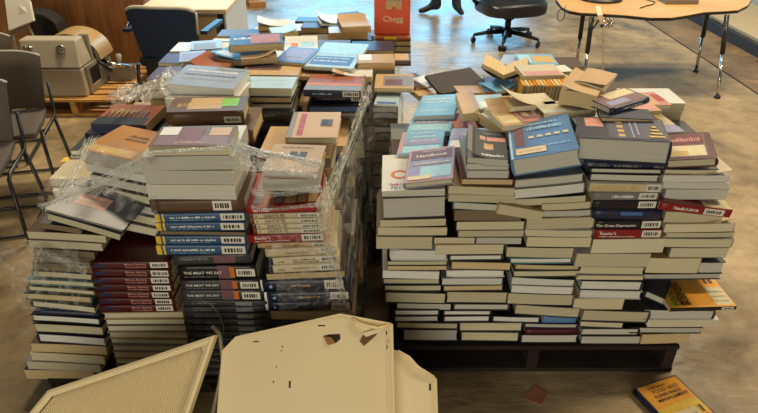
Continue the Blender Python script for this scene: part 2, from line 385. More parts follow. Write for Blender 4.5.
stack(W, RG, 1.6, [
    (514, 584, 179.5, 189, S(s=-7, page='grey', hard=True, cover='grey')), (514.5, 584, 189.2, 199, S(s=-7, page='white', hard=False, cover='grey')),
    (513, 585, 199.3, 207, S(s=-5, page='buff', hard=False, cover='charcoal')), (541.5, 590, 204, 211, S(s=-3, page='buff', hard=False, cover='tan')),
    (541, 590, 211.3, 217.3, S(s=-2, page='grey', hard=False, cover='grey')), (526, 592, 219, 230, S(s=-3, page='buff', hard=False, cover='cream', curl=('r', .012))),
    (526, 591, 230.3, 236.5, S(page='buff', hard=False)), (526, 590.5, 236.8, 247, S(page='buff', hard=False)),
    (506, 572, 247.3, 257.5, S(page='buff', hard=False, cover='charcoal')), (510, 572, 258, 263.5, S(page='white', hard=True, cover='teal')),
    (514, 579, 264, 270, S(page='tan', hard=True, cover='charcoal', s=1)), (513, 579, 270.4, 277, S(page='buff', hard=True, cover='dark green')),
    (511, 572.6, 277.4, 285.2, S(page='white', hard=False, cover='charcoal', s=2)), (511, 572, 285.5, 293, S(page='white', hard=False, cover='grey', s=1)),
    (507, 571, 293.4, 304, S(page='buff', hard=False, cover='charcoal', s=1)), (514, 579, 304.3, 314.8, S(page='buff', hard=True, cover='charcoal', s=3)),
    (492, 540, 316, 322, S(page='white', hard=True, cover='black', s=1)), (541.5, 575, 316, 322.5, S(page='grey', hard=False, cover='steel blue', spine='front', s=2)),
    (524, 577, 323.5, 328.2, S(page='grey', hard=True, cover='navy')), (524, 577.5, 328.5, 334, S(page='tan', hard=True, cover='maroon', spine='front')),
    (520, 577.5, 334.5, 343, S(page='grey', hard=True, cover='black'))], start=2)
lie('thick navy textbook with gold lettering, largest on the right pile', RG, (579, 137.5), (672, 142), 117.5, 22, D=1.6, bl=(575.5, 116.5), hard=True, cover='navy', page='grey', spine='right',
    top=[('r', .1, .55, .3, .95, 'pink'), ('d', .12, .7, .28, .76, 'orange', 2), ('d', .12, .84, .28, .9, 'orange', 4), ('r', .34, .05, .98, .95, 'slate')] +
        [('r', .45, .12 + .2 * i, .52, .24 + .2 * i, 'gold') for i in range(4)] + [('r', .6, .1, .62, .9, 'lilac'), ('r', .66, .2, .68, .8, 'lilac'), ('r', .78, .12, .95, .2, 'gold'), ('r', .8, .26, .93, .34, 'gold'), ('r', .82, .4, .91, .48, 'gold'), ('r', .84, .54, .89, .62, 'gold')])
W = 'the stack below the thick navy textbook'
stack(W, RG, 1.6, [
    (582.5, 666, 160, 167.5, S(s=2, spine='front', cover='navy', hard=True, front=[('d', .05, .3, .3, .7, 'grey', 3), ('d', .36, .3, .68, .65, 'grey', 9), ('d', .84, .3, .95, .7, 'grey', 5)])),
    (590, 662, 168, 173.3, S(page='grey', hard=True, cover='black', s=1)), (589, 658.5, 173.6, 181.3, S(page='grey', hard=True, cover='black', s=1)),
    (588, 661, 182, 191.6, S(spine='front', cover='cream', hard=False, s=1, front=[('d', .04, .22, .7, .75, 'gold', 12), ('r', 0, .88, 1, 1, 'grey')], sticker=(.78, .97, 'front'))),
    (591, 658, 192, 200, S(spine='front', cover='grey', hard=False, front=[('d', .3, .3, .62, .7, 'white', 6)], sticker=(.7, .97, 'front'))),
    (591, 657, 200.4, 208.8, S(spine='front', cover='black', hard=False, sticker=(.7, .97, 'front'))),
    (591, 660, 209.2, 219.5, S(spine='front', cover='navy', hard=True, front=[('r', .4, .5, .72, .8, 'blue')])),
    (593, 661, 220, 229, S(spine='front', cover='black', hard=False, label='black spined book titled The Great Depression in the right pile', front=[('t', 'The Great Depression', .02, .3, .0098, 'white')], sticker=(.7, .98, 'front'))),
    (593, 661, 229.3, 238, S(spine='front', cover='red', hard=False, front=[('t', "Reader's", .08, .42, .0105, 'white'), ('d', .08, .14, .6, .27, 'white', 6)], sticker=(.7, .98, 'front'))),
    (590, 663, 238.8, 253, S(page='cream', hard=False, cover='tan', curl=('r', .012))), (574, 648, 253.5, 266, S(page='buff', hard=False, cover='white', s=1)),
    (576, 643.5, 266.4, 275, S(page='buff', hard=True, cover='grey')), (576, 643, 275.3, 280, S(page='buff', hard=False, cover='charcoal')),
    (579, 640.5, 280.5, 289.8, S(page='white', hard=True, cover='navy', s=1)), (579, 640.5, 290.2, 298.2, S(page='white', hard=True, cover='white', s=1)),
    (572.6, 622, 298.6, 309.3, S(page='buff', hard=False, cover='tan')), (580, 647, 309.8, 321, S(page='buff', hard=True, cover='charcoal', s=2)),
    (579.5, 623, 321.3, 327.5, S(page='buff', hard=True, cover='charcoal', s=1)), (580, 638, 328, 335, S(page='grey', hard=True, cover='black', s=1)),
    (580, 640.5, 335.4, 344, S(page='grey', hard=True, cover='black', s=1))], start=2)
lie('maroon bordered textbook with a tan picture, right edge of the right pile', RG, (664, 160.5), (717, 158), 134.5, 8, D=1.62, bl=(660, 135), hard=True, cover='maroon', page='buff', spine='right',
    top=[('r', .06, .08, .88, .95, 'mauve'), ('r', .1, .12, .84, .5, 'cream'), ('r', .12, .14, .5, .3, 'gold'), ('r', .1, .56, .84, .92, 'maroon'), ('d', .2, .66, .78, .82, 'pink', 5)])
W = 'the stack below the maroon bordered textbook'
stack(W, RG, 1.61, [
    (663, 717, 169, 174.8, S(page='buff', hard=True, cover='charcoal')), (662, 728, 175, 182, S(page='white', hard=False, cover='cream', curl=('r', .018))),
    (662, 727, 182.2, 188.5, S(page='grey', hard=False, cover='white')), (663, 726, 188.8, 199.5, S(page='grey', hard=False, cover='grey')),
    (658, 729, 201.5, 209.5, S(spine='front', cover='red', hard=False, s=8, D=1.58, label='red spined paperback with a cream striped cover on the right side of the right pile', top=[('r', .62, .02, 1, .98, 'cream'), ('r', .7, .1, .72, .9, 'orange'), ('r', .8, .1, .82, .9, 'orange'), ('r', .1, .3, .5, .8, 'pink')],
        front=[('d', .2, .3, .55, .7, 'white', 4)], sticker=(.62, .9, 'front'))),
    (663, 721, 211.5, 222, S(page='buff', hard=False, cover='white', s=1)), (663, 733, 223.5, 232, S(page='cream', hard=False, cover='tan', curl=('r', .02))),
    (664, 733, 232.2, 238.3, S(page='buff', hard=False, cover='black')), (664, 731, 238.6, 247.3, S(page='buff', hard=False, cover='grey')),
    (668, 726, 247.6, 257.5, S(page='cream', hard=False, cover='olive')), (645, 697, 258, 273, S(page='buff', hard=False, cover='tan')),
    (697.5, 722, 262, 273.5, S(page='grey', hard=True, cover='charcoal')), (643, 720, 274, 280, S(page='grey', hard=True, cover='navy', s=-1, d=.16, D=1.66))], start=2)
# the orange book lying across a low ledge at the right edge
zt = at_y(703, 307, 1.57).z
lie('orange paperback with black spine jutting over the right edge of the right pile', RG, (671, 309), (736, 305), 281, 4, z=zt, t=.016, d=.165, ky=.5, hard=False, cover='amber', page='white', spine='front',
    top=[('r', 0, .0, .2, .5, 'yellow'), ('r', .0, .72, .13, 1, 'brown'), ('r', .72, .04, .98, .62, 'cream'), ('d', .75, .15, .95, .2, 'grey', 3), ('d', .75, .3, .95, .34, 'grey', 5), ('d', .75, .45, .95, .49, 'grey', 7),
         ('t', 'BUSINESS', .34, .06, .021, 'black', 1.5), ('t', 'MANAGEMENT', .25, .06, .0175, 'black', 1.5), ('t', 'FOOD AND', .16, .06, .019, 'black', 1.5), ('r', .88, .75, .92, .9, 'brown'), ('r', .8, .75, .84, .9, 'brown')], front=[('r', 0, 0, 1, 1, 'black')], sticker=(.78, .96, 'front'))
W = 'the ledge under the jutting orange paperback'
def tilted(label, px, py, D, w, d, t, yaw, roll, **k):
    p = at_y(px, py, D); book(label, RG, place(Vector(p), yaw, roll), w, d, t, **k)
stack(W, RG, 1.6, [
    (641, 712, 309.5, 319.5, S(page='grey', hard=True, cover='charcoal', s=1)), (647, 717, 320, 326.8, S(page='cream', hard=False, cover='white')),
    (629, 701, 327.3, 333.5, S(page='grey', hard=True, cover='black')), (640, 688, 334, 344, S(page='tan', hard=False, cover='dark brown', s=-1))], start=2)
tilted('dark backed textbook on a slant left of the jutting orange paperback', 658, 303, 1.62, .1, .18, .028, -.5, .16, hard=True, cover='charcoal', page='grey', spine='left')
tilted('second dark textbook on a slant behind the jutting orange paperback', 668, 297, 1.72, .14, .13, .05, -.12, .03, hard=True, cover='dark green', page='grey', spine='left')
# ------------------------------------------------------------------ right pile, books lying on top behind the front row
HB = [('r', .02, .03, .1, .97, 'pink'), ('r', .12, .05, .95, .32, 'sky'), ('r', .12, .36, .95, .62, 'lilac'), ('t', 'Handbook', .28, .7, .0135, 'white'), ('d', .25, .52, .85, .57, 'white', 4), ('d', .2, .88, .8, .92, 'white', 6)]
lie('pale blue Handbook behind the lilac one, left edge of the right pile', RG, (396.5, 154.5), (440.5, 152), 132, 6, z=.785, bl=(402.5, 132.5), hard=True, cover='sky blue', page='grey', spine='right', top=HB)
lie('blue speckled hardback second behind the lilac Handbook, left edge of the right pile', RG, (406.5, 132), (449.5, 131), 117, 5, z=.78, bl=(413, 117), hard=True, cover='sky blue', page='grey', spine='right',
    top=[('r', .05, .5, .95, .95, 'lilac'), ('r', .08, .1, .95, .45, 'sky'), ('d', .15, .6, .85, .68, 'white', 3)])
lie('turquoise hardback third behind the lilac Handbook, left edge of the right pile', RG, (412.5, 116), (453.5, 114.5), 95, 5, z=.80, bl=(423, 95.5), hard=True, cover='sky blue', page='grey', spine='right',
    top=[('d', .15, .75, .85, .84, 'white', 3), ('d', .15, .6, .8, .66, 'white', 7), ('d', .15, .2, .8, .24, 'white', 9)])
lie('light blue Handbook with white lower band right of the pale blue Handbook', RG, (448, 147.5), (490, 147), 128, 5, z=.81, bl=(452.5, 128.5), hard=True, cover='sky blue', page='tan', spine='left',
    top=[('r', .03, .0, 1, .35, 'white'), ('r', .08, .4, .95, .95, 'lilac'), ('t', 'Handbook', .26, .62, .0125, 'white'), ('r', .02, .36, .06, .95, 'pink')])
lie('white and pale blue book lying beyond the light blue Handbook', RG, (481, 109), (512, 107.5), 94.5, 5, z=.85, hard=True, cover='pale blue', page='cream', spine='left', top=[('r', .1, .1, .5, .5, 'white'), ('r', .5, .5, .95, .9, 'sky')])
lie('tan paperback standing proud beside the turquoise hardback', RG, (463, 114), (479, 113), 93, 8, z=.86, ky=.1, hard=False, cover='tan', page='tan', spine='right', curl=('r', .02))
lie('small tan book between the turquoise hardback and the light blue Handbook', RG, (455, 128), (478, 127), 113, 6, z=.80, hard=False, cover='pink', page='tan', spine='back')
lie('tan thick book sloping away from the steel blue textbook', RG, (483, 113), (506, 133), 100, 10, z=.885, ky=.9, d=.1, hard=False, cover='cream', page='tan', spine='back', curl=('b', .03))
lie('cream covered paperback with its cover bowed, behind the steel blue textbook', RG, (505, 127.5), (528, 122.5), 105, 5, z=.92, ky=.5, hard=False, cover='tan', page='cream', spine='back', curl=('b', .03), top=[('r', .1, .1, .9, .5, 'cream')])
lie('pink and grey picture book behind the steel blue textbook', RG, (524, 122), (543, 120), 104, 5, z=.925, hard=False, cover='pink', page='cream', spine='back', top=[('r', .15, .15, .85, .6, 'mauve'), ('r', .3, .3, .6, .5, 'tan')])
lie('buff paperback with its pale cover sprung open, mid top of the right pile', RG, (510, 107), (557, 103.5), 94, 5, z=.945, hard=False, cover='cream', page='tan', spine='front', curl=('l', .04))
lie('pale cream covered book left of the thick navy textbook', RG, (546, 114.5), (594, 108.5), 100.5, 7, z=.945, ky=.6, hard=True, cover='cream', page='brown', spine='front', top=[('d', .3, .4, .7, .5, 'gold', 3), ('r', .05, .06, .95, .12, 'sky')])
zk = 1.0
p0, p1 = at_z(594.5, 95, zk), at_z(562.5, 91, zk)
book('thick tan paged paperback turned on its corner, high on the right pile', RG, place(Vector(((p0.x + p1.x) / 2, (p0.y + p1.y) / 2, zk - .05)), -.5), .115, .2, .05, spine='left', hard=False, cover='tan', page='tan', curl=('l', .02), wave=(.004, 0))
book('loose tan pamphlet with a ragged edge on the thick tan paperback', RG, place(Vector(((p0.x + p1.x) / 2 + .05, (p0.y + p1.y) / 2 + .05, zk + .001)), -.55), .1, .17, .008, spine='left', hard=False, cover='tan', page='cream', curl=('fr', .014), wave=(.006, 1))
lie('thin navy backed book lying across the back of the thick navy textbook', RG, (602, 117), (655, 119.5), 108, 5, z=.965, hard=True, cover='navy', page='tan', spine='back')
book('dark blue spined book on a slant beside the thick tan paperback', RG, place(Vector(at_z(629, 109, .965)), .5, -.04), .17, .10, .022, spine='front', hard=True, cover='navy', page='cream',
     top=[('r', 0, 0, 1, 1, 'mauve'), ('r', .3, .5, .95, .95, 'cream'), ('r', .1, .1, .6, .4, 'lilac')], front=[('d', .3, .3, .8, .7, 'white', 4)])
lie('salmon covered book with a red corner, back right of the right pile', RG, (640, 107), (671, 104), 92.5, 4, z=.915, ky=.5, hard=False, cover='pink', page='cream', spine='right', top=[('r', .05, .05, .7, .95, 'tan'), ('r', .75, .3, 1, .8, 'red')])
lie('tan covered book beside the salmon covered one', RG, (634, 112), (662, 110.5), 101, 4, z=.92, hard=False, cover='tan', page='tan', spine='left', top=[('r', .1, .1, .9, .9, 'pink')])
lie('beige and lilac covered book behind the maroon bordered textbook', RG, (652, 134), (684, 131), 113, 6, z=.86, ky=.5, hard=False, cover='cream', page='grey', spine='right', top=[('r', .0, .0, 1, .35, 'lilac'), ('r', .1, .5, .8, .9, 'cream')])
# the row of thin yellow-edged books standing on edge at the back
row0 = at_z(524, 92, .83)
for i in range(14):
    nm = ['at the left end', 'next to the left end', 'third', 'fourth', 'fifth', 'sixth', 'seventh', 'eighth', 'ninth', 'tenth', 'eleventh', 'twelfth', 'next to the right end', 'at the right end'][i]
    lab = f'thin yellow topped booklet {nm} of the standing row' if 'end' in nm else f'thin yellow topped booklet, {nm} from the left of the standing row'
    book(lab, 'yellow booklets standing on edge', place(Vector((row0.x + .0152 * i, row0.y + random.uniform(-.004, .004), .79)), random.uniform(-.02, .02), -PI / 2 + .12), .13, .17 + random.uniform(-.012, .012), .0125, spine='right', hard=False,
         cover=['yellow', 'cream', 'yellow', 'orange'][i % 4], page=['grey', 'white', 'cream'][i % 3])
lie('cream book lying on top of the row of standing yellow booklets', RG, (524, 76), (565, 75), 64.5, 4, z=.955, hard=False, cover='cream', page='tan', spine='back', top=[('r', .05, .05, .95, .4, 'pink')])
lie('small white book lying at the right end of the standing yellow booklets', RG, (561, 72), (574, 71), 65, 3, z=.945, hard=False, cover='white', page='cream', spine='back')
a, b = at_z(437.5, 95, .80), at_z(492, 81, .80)
book('large dark brown board album at the back left of the right pile', RG, place(Vector(((a.x + b.x) / 2, (a.y + b.y) / 2, .775)), math.atan2(b.y - a.y, b.x - a.x) * .6, -.05, .16), .22, .17, .02, spine='left', hard=True, cover='dark brown', page='brown')
def bowed(label, px, py, z, w, d, t, yaw, h, cover, page):
    """a book lying open on its back, the leaves bowed up on both sides"""
    root = thing('book', label, 'book', M=place(Vector(at_z(px, py, z)), yaw), group=RG)
    c = MB(); bend = lambda x: h * (2 * x / w) ** 2
    c.box(-w / 2, w / 2, 0, d, 0, .002, COV[cover], 14, 2, 1, lambda p, *_: (p[0], p[1], p[2] + bend(p[0]))); c.build('cover', root)
    g = MB(); g.box(-w / 2 + .004, w / 2 - .004, .003, d - .003, .002, t, PAGE[page], 14, 2, 2, lambda p, u, *_: (p[0], p[1], p[2] + bend(p[0]) + .012 * math.sin(PI * min(1, abs(u - .5) * 2)) )); g.build('page_block', root)
    cs = Vector(at_z(px, py, z)); ALLB.append((cs.x - w / 2, cs.x + w / 2, cs.y, cs.y + d, z, RG))
bowed('tan open book bowed like a saddle at the back of the right pile', 503, 80, .845, .19, .15, .02, -.25, .045, 'grey', 'tan')
lie('tan pocket book with a black and orange neighbour, back left of the right pile', RG, (460, 94), (484, 92.5), 83, 5, z=.80, hard=False, cover='tan', page='tan', spine='back')
lie('black book with an orange spine beside the dark brown album', RG, (485, 92), (500, 91.5), 81.5, 4, z=.81, hard=False, cover='black', page='tan', spine='front', front=[('r', 0, 0, 1, 1, 'orange')])
lie('small turquoise pamphlet next to the black and orange book', RG, (500, 93), (511, 87), 80, 3, z=.815, ky=.5, hard=False, cover='sky blue', page='white', spine='left', curl=('r', .02))
lie('black book beneath the left end of the standing yellow booklets', RG, (506, 88), (524, 90), 73, 4, z=.80, hard=False, cover='black', page='cream', spine='front')
lie('light blue covered book at the far back edge of the right pile', RG, (520, 64), (559, 65), 54, 3, z=.885, ky=.5, hard=True, cover='sky blue', page='tan', spine='right', top=[('r', .4, .2, .95, .8, 'gold'), ('r', .05, .1, .35, .9, 'sky')])
lie('tan paged book at the far back edge left of the light blue one', RG, (499, 64), (520, 66), 54, 5, z=.87, hard=False, cover='silver', page='tan', spine='back')
lie('brown board book leaning at the back left corner of the right pile', RG, (418, 88), (432, 82), 75, 4, z=.78, ky=.6, d=.16, hard=True, cover='brown', page='tan', spine='left')
lie('white glossy magazine by the dark brown album', RG, (432, 88), (447, 80), 76, 2, z=.785, ky=.6, d=.13, hard=False, cover='white', page='white', spine='left')
lie('tan pocket book nearest the gap, back left of the right pile', RG, (419, 96), (434, 94), 85, 5, z=.765, hard=False, cover='tan', page='tan', spine='back')

# ================================================================== LEFT PILE, front row of stacks
W = 'the leaning stack at the left corner'
book('navy covered thin hardback sloping under the film, left corner of the left pile', LG, place(Vector(at_y(84, 222.5, 1.49)), -.1, .26), at_y(129, 235, 1.49).x - at_y(40, 205, 1.49).x, .2, .011, spine='back', hard=True, cover='navy', page='cream',
     top=[('r', .22, .32, .62, .62, 'pink'), ('d', .25, .4, .6, .44, 'grey', 3), ('d', .25, .5, .6, .54, 'grey', 5), ('r', .02, .75, .98, .98, 'grey')])
stack(W, LG, 1.5, [
    (48, 120, 213, 219.5, S(s=21, page='buff', cover='grey', hard=False)), (40, 82, 222.5, 228.5, S(s=6, page='brown', cover='dark brown', hard=False)),
    (28, 107, 231, 239, S(s=4, page='buff', cover='brown', hard=False, d=.22)), (30, 103, 239.5, 247.3, S(s=4, page='buff', cover='grey', hard=False)),
    (36, 95, 248, 255, S(s=4, page='brown', cover='dark brown', hard=False)), (36, 95, 255.3, 262.5, S(s=3, page='brown', cover='dark brown', hard=False)),
    (34, 93, 263, 270.3, S(s=3, page='brown', cover='grey', hard=False)), (33, 94, 278.3 - 7.6, 277.8, S(s=3, page='buff', cover='charcoal', hard=True)),
    (29, 97, 279, 285, S(s=3, page='cream', cover='teal', hard=True)), (28, 96, 286, 291.5, S(s=4, page='cream', cover='olive', hard=True)),
    (26, 92, 292.3, 299.3, S(s=5, page='tan', cover='dark green', hard=True)), (32, 97, 300.6, 307.6, S(s=6, page='cream', cover='charcoal', hard=True)),
    (36, 100, 308.2, 314, S(s=4, page='tan', cover='navy', hard=True, spine='front')), (32, 101, 315, 321.8, S(s=3, page='white', cover='black', hard=True)),
    (35, 104, 323.3, 332.8, S(s=3, page='buff', cover='black', hard=True)), (39, 107, 333.6, 342.4, S(s=4, page='white', cover='navy', hard=True)),
    (33, 108, 343, 352, S(s=3, page='tan', cover='brown', hard=False)), (32, 106, 352.4, 361, S(s=3, page='buff', cover='tan', hard=False)),
    (28, 102, 361.4, 369.5, S(s=3, page='buff', cover='grey', hard=False)), (27, 96, 370, 379.5, S(s=1, page='tan', cover='black', hard=False))], start=2, wave=(.0015, .3))
# slanting books behind the maroon stack
fl, fr = at_z(90, 147.5, .86), at_z(141, 166, .86); m = (fl + fr) / 2
book('orange brown covered paperback with small green patch, left side of the left pile', LG, place(m - Vector((0, 0, .045)), -.33, .04), .265, .2, .045, spine='right', hard=False, cover='golden', page='grey',
     top=[('r', .02, .03, .7, .24, 'tan'), ('d', .08, .08, .62, .2, 'yellow', 5), ('r', .72, .66, .86, .92, 'green'), ('d', .3, .66, .58, .74, 'brown', 6), ('d', .3, .54, .6, .62, 'brown', 8)])
sl = [('white', 'grey', .03), ('grey', 'charcoal', .03), ('cream', 'brown', .028), ('grey', 'black', .028), ('buff', 'dark brown', .03), ('cream', 'grey', .03)]
z = .86 - .046
for i, (pgc, cv, t) in enumerate(sl):
    z -= t + .001
    book(f'{pgc} paged slanting paperback, {ORD[i + 2]} down below the orange brown paperback', LG, place(Vector((m.x + .01 + .015 * i, m.y - .012 * i, z - .005 * i)), -.3 + .03 * i, .05 + .02 * i), .27, .2, t, spine='back', hard=False, cover=cv, page=pgc)
W = 'the maroon stack left of the brown spined books'
MF = lambda: dict(front=[('t', 'Money, Banking', .42, .52, .0072, 'pink'), ('t', 'Financial Markets', .42, .14, .0066, 'pink'), ('r', .04, .3, .2, .7, 'navy')], sticker=(.74, .96, 'front'))
x0s = [92, 93, 93, 95, 97, 100, 101]; ys = [261.5, 269.2, 277, 284.4, 291.4, 298.2, 305, 312]
stack(W, LG, 1.5, [(x0s[i], x0s[i] + 80 - (i > 3) * 4, ys[i], ys[i + 1] - .4, S(spine='front', cover='maroon', hard=False, d=.23, page='cream', **MF())) for i in range(7)], wave=(0, 0))
W = 'the white paged stack below the maroon spines'
stack(W, LG, 1.5, [(104 + i * 1.6, 184 + i * 1.2, 312.3 + i * 6.6, 318.7 + i * 6.6, S(spine='back', cover=('tan', 'brown', 'grey')[i % 3], hard=True, page='cream')) for i in range(10)], wave=(.0004, 0))
# thick paged stack with blue and black spines under it
lie('brown and pink covered thick hardback topping the blue spined stack of the left pile', LG, (147.6, 147), (229, 145.5), 126, 9.5, D=1.49, ky=.6, hard=False, cover='brown', page='buff', spine='back',
    top=[('r', .04, .55, .28, .95, 'white'), ('r', .05, .05, .95, .5, 'mauve'), ('r', .3, .3, .6, .9, 'maroon'), ('r', .68, .5, .95, .9, 'tan'), ('d', .3, .12, .7, .2, 'pink', 3)])
W = 'the stack below the brown and pink hardback'
ME = lambda a: dict(look='THE MEAT WE EAT book', front=[('r', .5, .02, .68, .98, 'mauve'), ('t', 'THE MEAT WE EAT', .06, .38, .0085 * a, 'white'), ('d', .06, .14, .48, .24, 'grey', 5), ('r', .66, .1, .72, .9, 'orange')])
BL = lambda n: dict(spine='front', cover='blue', hard=False, front=[('r', 0, .05, .055, .95, 'yellow'), ('r', .075, .05, .1, .95, 'yellow'), ('d', .16, .42, .66, .64, 'white', n), ('d', .16, .2, .6, .28, 'sky', n + 3)], sticker=(.72, .98, 'front'))
stack(W, LG, 1.5, [
    (144, 235.5, 156.8, 170.5, S(page='grey', hard=False, cover='white', s=-1, spine='back')), (146, 236, 171, 184.5, S(page='grey', hard=False, cover='cream', spine='back')),
    (148.5, 237, 185, 199.4, S(page='grey', hard=False, cover='white', spine='back')),
    (152, 246, 200.2, 212.5, S(spine='front', cover='brown', hard=False, s=-1, sticker=(.66, .86, 'front'))),
    (156, 247, 213.3, 222.2, S(s=-1, **BL(3))), (157, 247, 222.6, 231.2, S(s=-1, **BL(5))),
    (160, 246, 231.5, 235.2, S(spine='back', hard=False, cover='charcoal', page='brown')),
    (157, 247.5, 235.6, 244.4, S(**BL(8))), (157.5, 248.5, 244.8, 255, S(**BL(11))),
    (174, 252, 255.6, 265, S(spine='front', cover='charcoal', hard=False, s=-2, front=[('r', .52, .1, .8, .9, 'mauve'), ('d', .1, .5, .45, .8, 'grey', 4)])),
    (180, 258, 266, 279.4, S(spine='front', cover='black', hard=False, s=-1, sticker=(.74, .98, 'front', .2, .75), **ME(1.15))),
    (182, 260, 280, 289.6, S(spine='front', cover='charcoal', hard=False, s=0, sticker=(.76, .99, 'front', .1, .8), **ME(1.0))),
    (183, 262, 290, 300, S(spine='front', cover='charcoal', hard=False, s=0, sticker=(.76, .99, 'front', .1, .8), **ME(1.0)))] +
    [(184 + i, 268 + i * .8, 300.5 + 6.3 * i, 306.4 + 6.3 * i, S(spine='front', cover='charcoal', hard=False, front=[('d', .1, .4, .4, .7, 'grey', i), ('r', .62, .2, .82, .8, 'grey')])) for i in range(12)], start=2, wave=(.0006, 0))
# right hand front stack of the left pile
lie('tan covered hardback with a black emblem near the right corner of the left pile', LG, (261.5, 169.5), (317, 173), 144.5, 7, D=1.49, ky=.5, hard=True, cover='tan', page='grey', spine='back',
    top=[('r', .38, .42, .52, .72, 'black'), ('r', .56, .42, .7, .72, 'black'), ('r', .5, .5, .58, .6, 'black'), ('d', .2, .85, .8, .9, 'brown', 3)])
W = 'the stack below the tan emblem hardback'
stack(W, LG, 1.5, [
    (262.5, 319, 178.2, 191, S(page='grey', hard=False, cover='grey', spine='back', s=1, D=1.53)), (258, 320, 191.4, 206.5, S(page='brown', hard=False, cover='brown', spine='back', D=1.6))], start=2)
SF = lambda n: dict(look='SANTA FE book', spine='front', cover='cream', hard=False, front=[('r', 0, 0, .05, 1, 'maroon'), ('r', .08, .35, .1, .65, 'brown'), ('t', 'SANTA FE', .2, .28, .0095, 'brown')], sticker=(.68, .98, 'front'))
stack(W, LG, 1.5, [
    (246.6, 321, 207.5, 213.6, S(spine='front', cover='red', hard=False, s=-2, page='tan', d=.22, label='red spined book with a striped orange cover on top of the SANTA FE books', front=[('d', .1, .3, .3, .7, 'white', 3)],
        top=[('r', .08, .1, .2, .95, 'grey'), ('r', .22, .05, .36, .95, 'rust'), ('r', .38, .1, .48, .95, 'grey'), ('r', .5, .08, .66, .95, 'tan'), ('r', .68, .1, .8, .95, 'tan'), ('r', .82, .1, .95, .95, 'tan')])),
    (250, 321.5, 213.9, 219.2, S(s=-2, **SF(1))), (251, 322, 219.5, 224.3, S(s=-2, **SF(2))), (253, 323, 224.6, 229.3, S(s=-2, **SF(3))), (254, 324, 229.6, 234.3, S(s=-2, **SF(4))),
    (249, 325, 234.8, 243, S(spine='front', cover='red', hard=False, s=-2, front=[('t', "Reader's", .08, .45, .0095, 'white'), ('d', .08, .16, .55, .28, 'white', 3)], sticker=(.7, .99, 'front'))),
    (258, 330, 243.4, 248.4, S(spine='front', cover='tan', hard=False, s=-2, front=[('d', .1, .3, .2, .6, 'brown', 2), ('d', .35, .3, .65, .6, 'brown', 3)], sticker=(.76, .98, 'front'))),
    (266, 337, 248.8, 257, S(spine='front', cover='cream', hard=False, s=-3, front=[('d', .3, .3, .62, .5, 'brown', 2)], sticker=(.76, .98, 'front', .4, .95))),
    (270, 340, 257.4, 264.8, S(spine='front', cover='cream', hard=False, s=-3, front=[('r', 0, 0, .05, 1, 'navy'), ('d', .12, .3, .22, .5, 'brown', 2), ('d', .34, .5, .66, .7, 'black', 3), ('d', .34, .2, .7, .4, 'black', 4)], sticker=(.72, .97, 'front'))),
    (270, 340, 265.2, 273, S(spine='front', cover='cream', hard=False, s=-3, front=[('r', 0, 0, .05, 1, 'navy'), ('d', .12, .3, .22, .5, 'brown', 2), ('d', .34, .45, .66, .6, 'brown', 7)], sticker=(.72, .97, 'front'))),
    (267, 345, 273.4, 279.6, S(spine='back', cover='brown', hard=False, s=-2, page='tan')),
    (261.5, 347, 280, 291.6, S(spine='front', cover='navy', hard=True, s=-3, front=[('r', 0, .02, .02, .98, 'white'), ('d', .1, .3, .14, .7, 'sky', 2), ('d', .36, .4, .6, .6, 'gold', 3)], sticker=(.75, .97, 'front'))),
    (265, 351, 292, 301.4, S(spine='front', cover='navy', hard=True, s=-2, front=[('r', 0, .02, .03, .98, 'white'), ('d', .1, .3, .14, .7, 'sky', 2), ('d', .4, .4, .65, .6, 'gold', 4)], sticker=(.77, .98, 'front'))),
    (266, 352, 301.7, 311, S(spine='front', cover='navy', hard=True, s=-1, front=[('r', 0, .02, .03, .98, 'white'), ('d', .1, .3, .14, .7, 'sky', 6)], sticker=(.77, .98, 'front'))),
    (271, 355, 311.4, 320, S(spine='back', cover='tan', hard=False, page='tan')), (271, 354, 320.5, 331, S(spine='front', cover='black', hard=True)),
    (270, 355, 331.4, 342, S(spine='back', cover='charcoal', hard=True, page='grey')), (271, 355, 342.4, 354, S(spine='back', cover='black', hard=True, page='buff')),
    (271, 355, 354.4, 365, S(spine='back', cover='grey', hard=True, page='buff')), (271, 355, 365.4, 379, S(spine='back', cover='black', hard=True, page='grey'))], start=4, wave=(.0004, 0), depth=.22)
# flank of the left pile that faces the gap
for c, (y0, ztop, nm) in enumerate([(1.755, .832, 'nearest'), (2.015, .745, 'middle'), (2.285, .80, 'farthest')]):
    z = .07; i = 0; lst = []
    while z < ztop - .02:
        t = min(random.uniform(.028, .055), ztop - z); lst.append((z, t)); z += t + .0008
    for j, (zb, t) in enumerate(reversed(lst)):
        book(f'{ORD[j + 1]} book from the top in the {nm} film-wrapped stack facing the gap', LG, place(Vector((-.185 - (.105, .06, .02)[c] * max(0, (zb - .3) / .5) + random.uniform(-.014, .014), y0, zb)), random.uniform(-.03, .03)), .24, .25, t,
             spine=random.choice(['left', 'left', 'back']), hard=random.random() < .4, cover='tan' if j == 0 else random.choice(['charcoal', 'brown', 'grey', 'navy', 'tan', 'dark brown', 'white']), page=random.choice(['tan', 'grey', 'buff', 'brown', 'tan']))
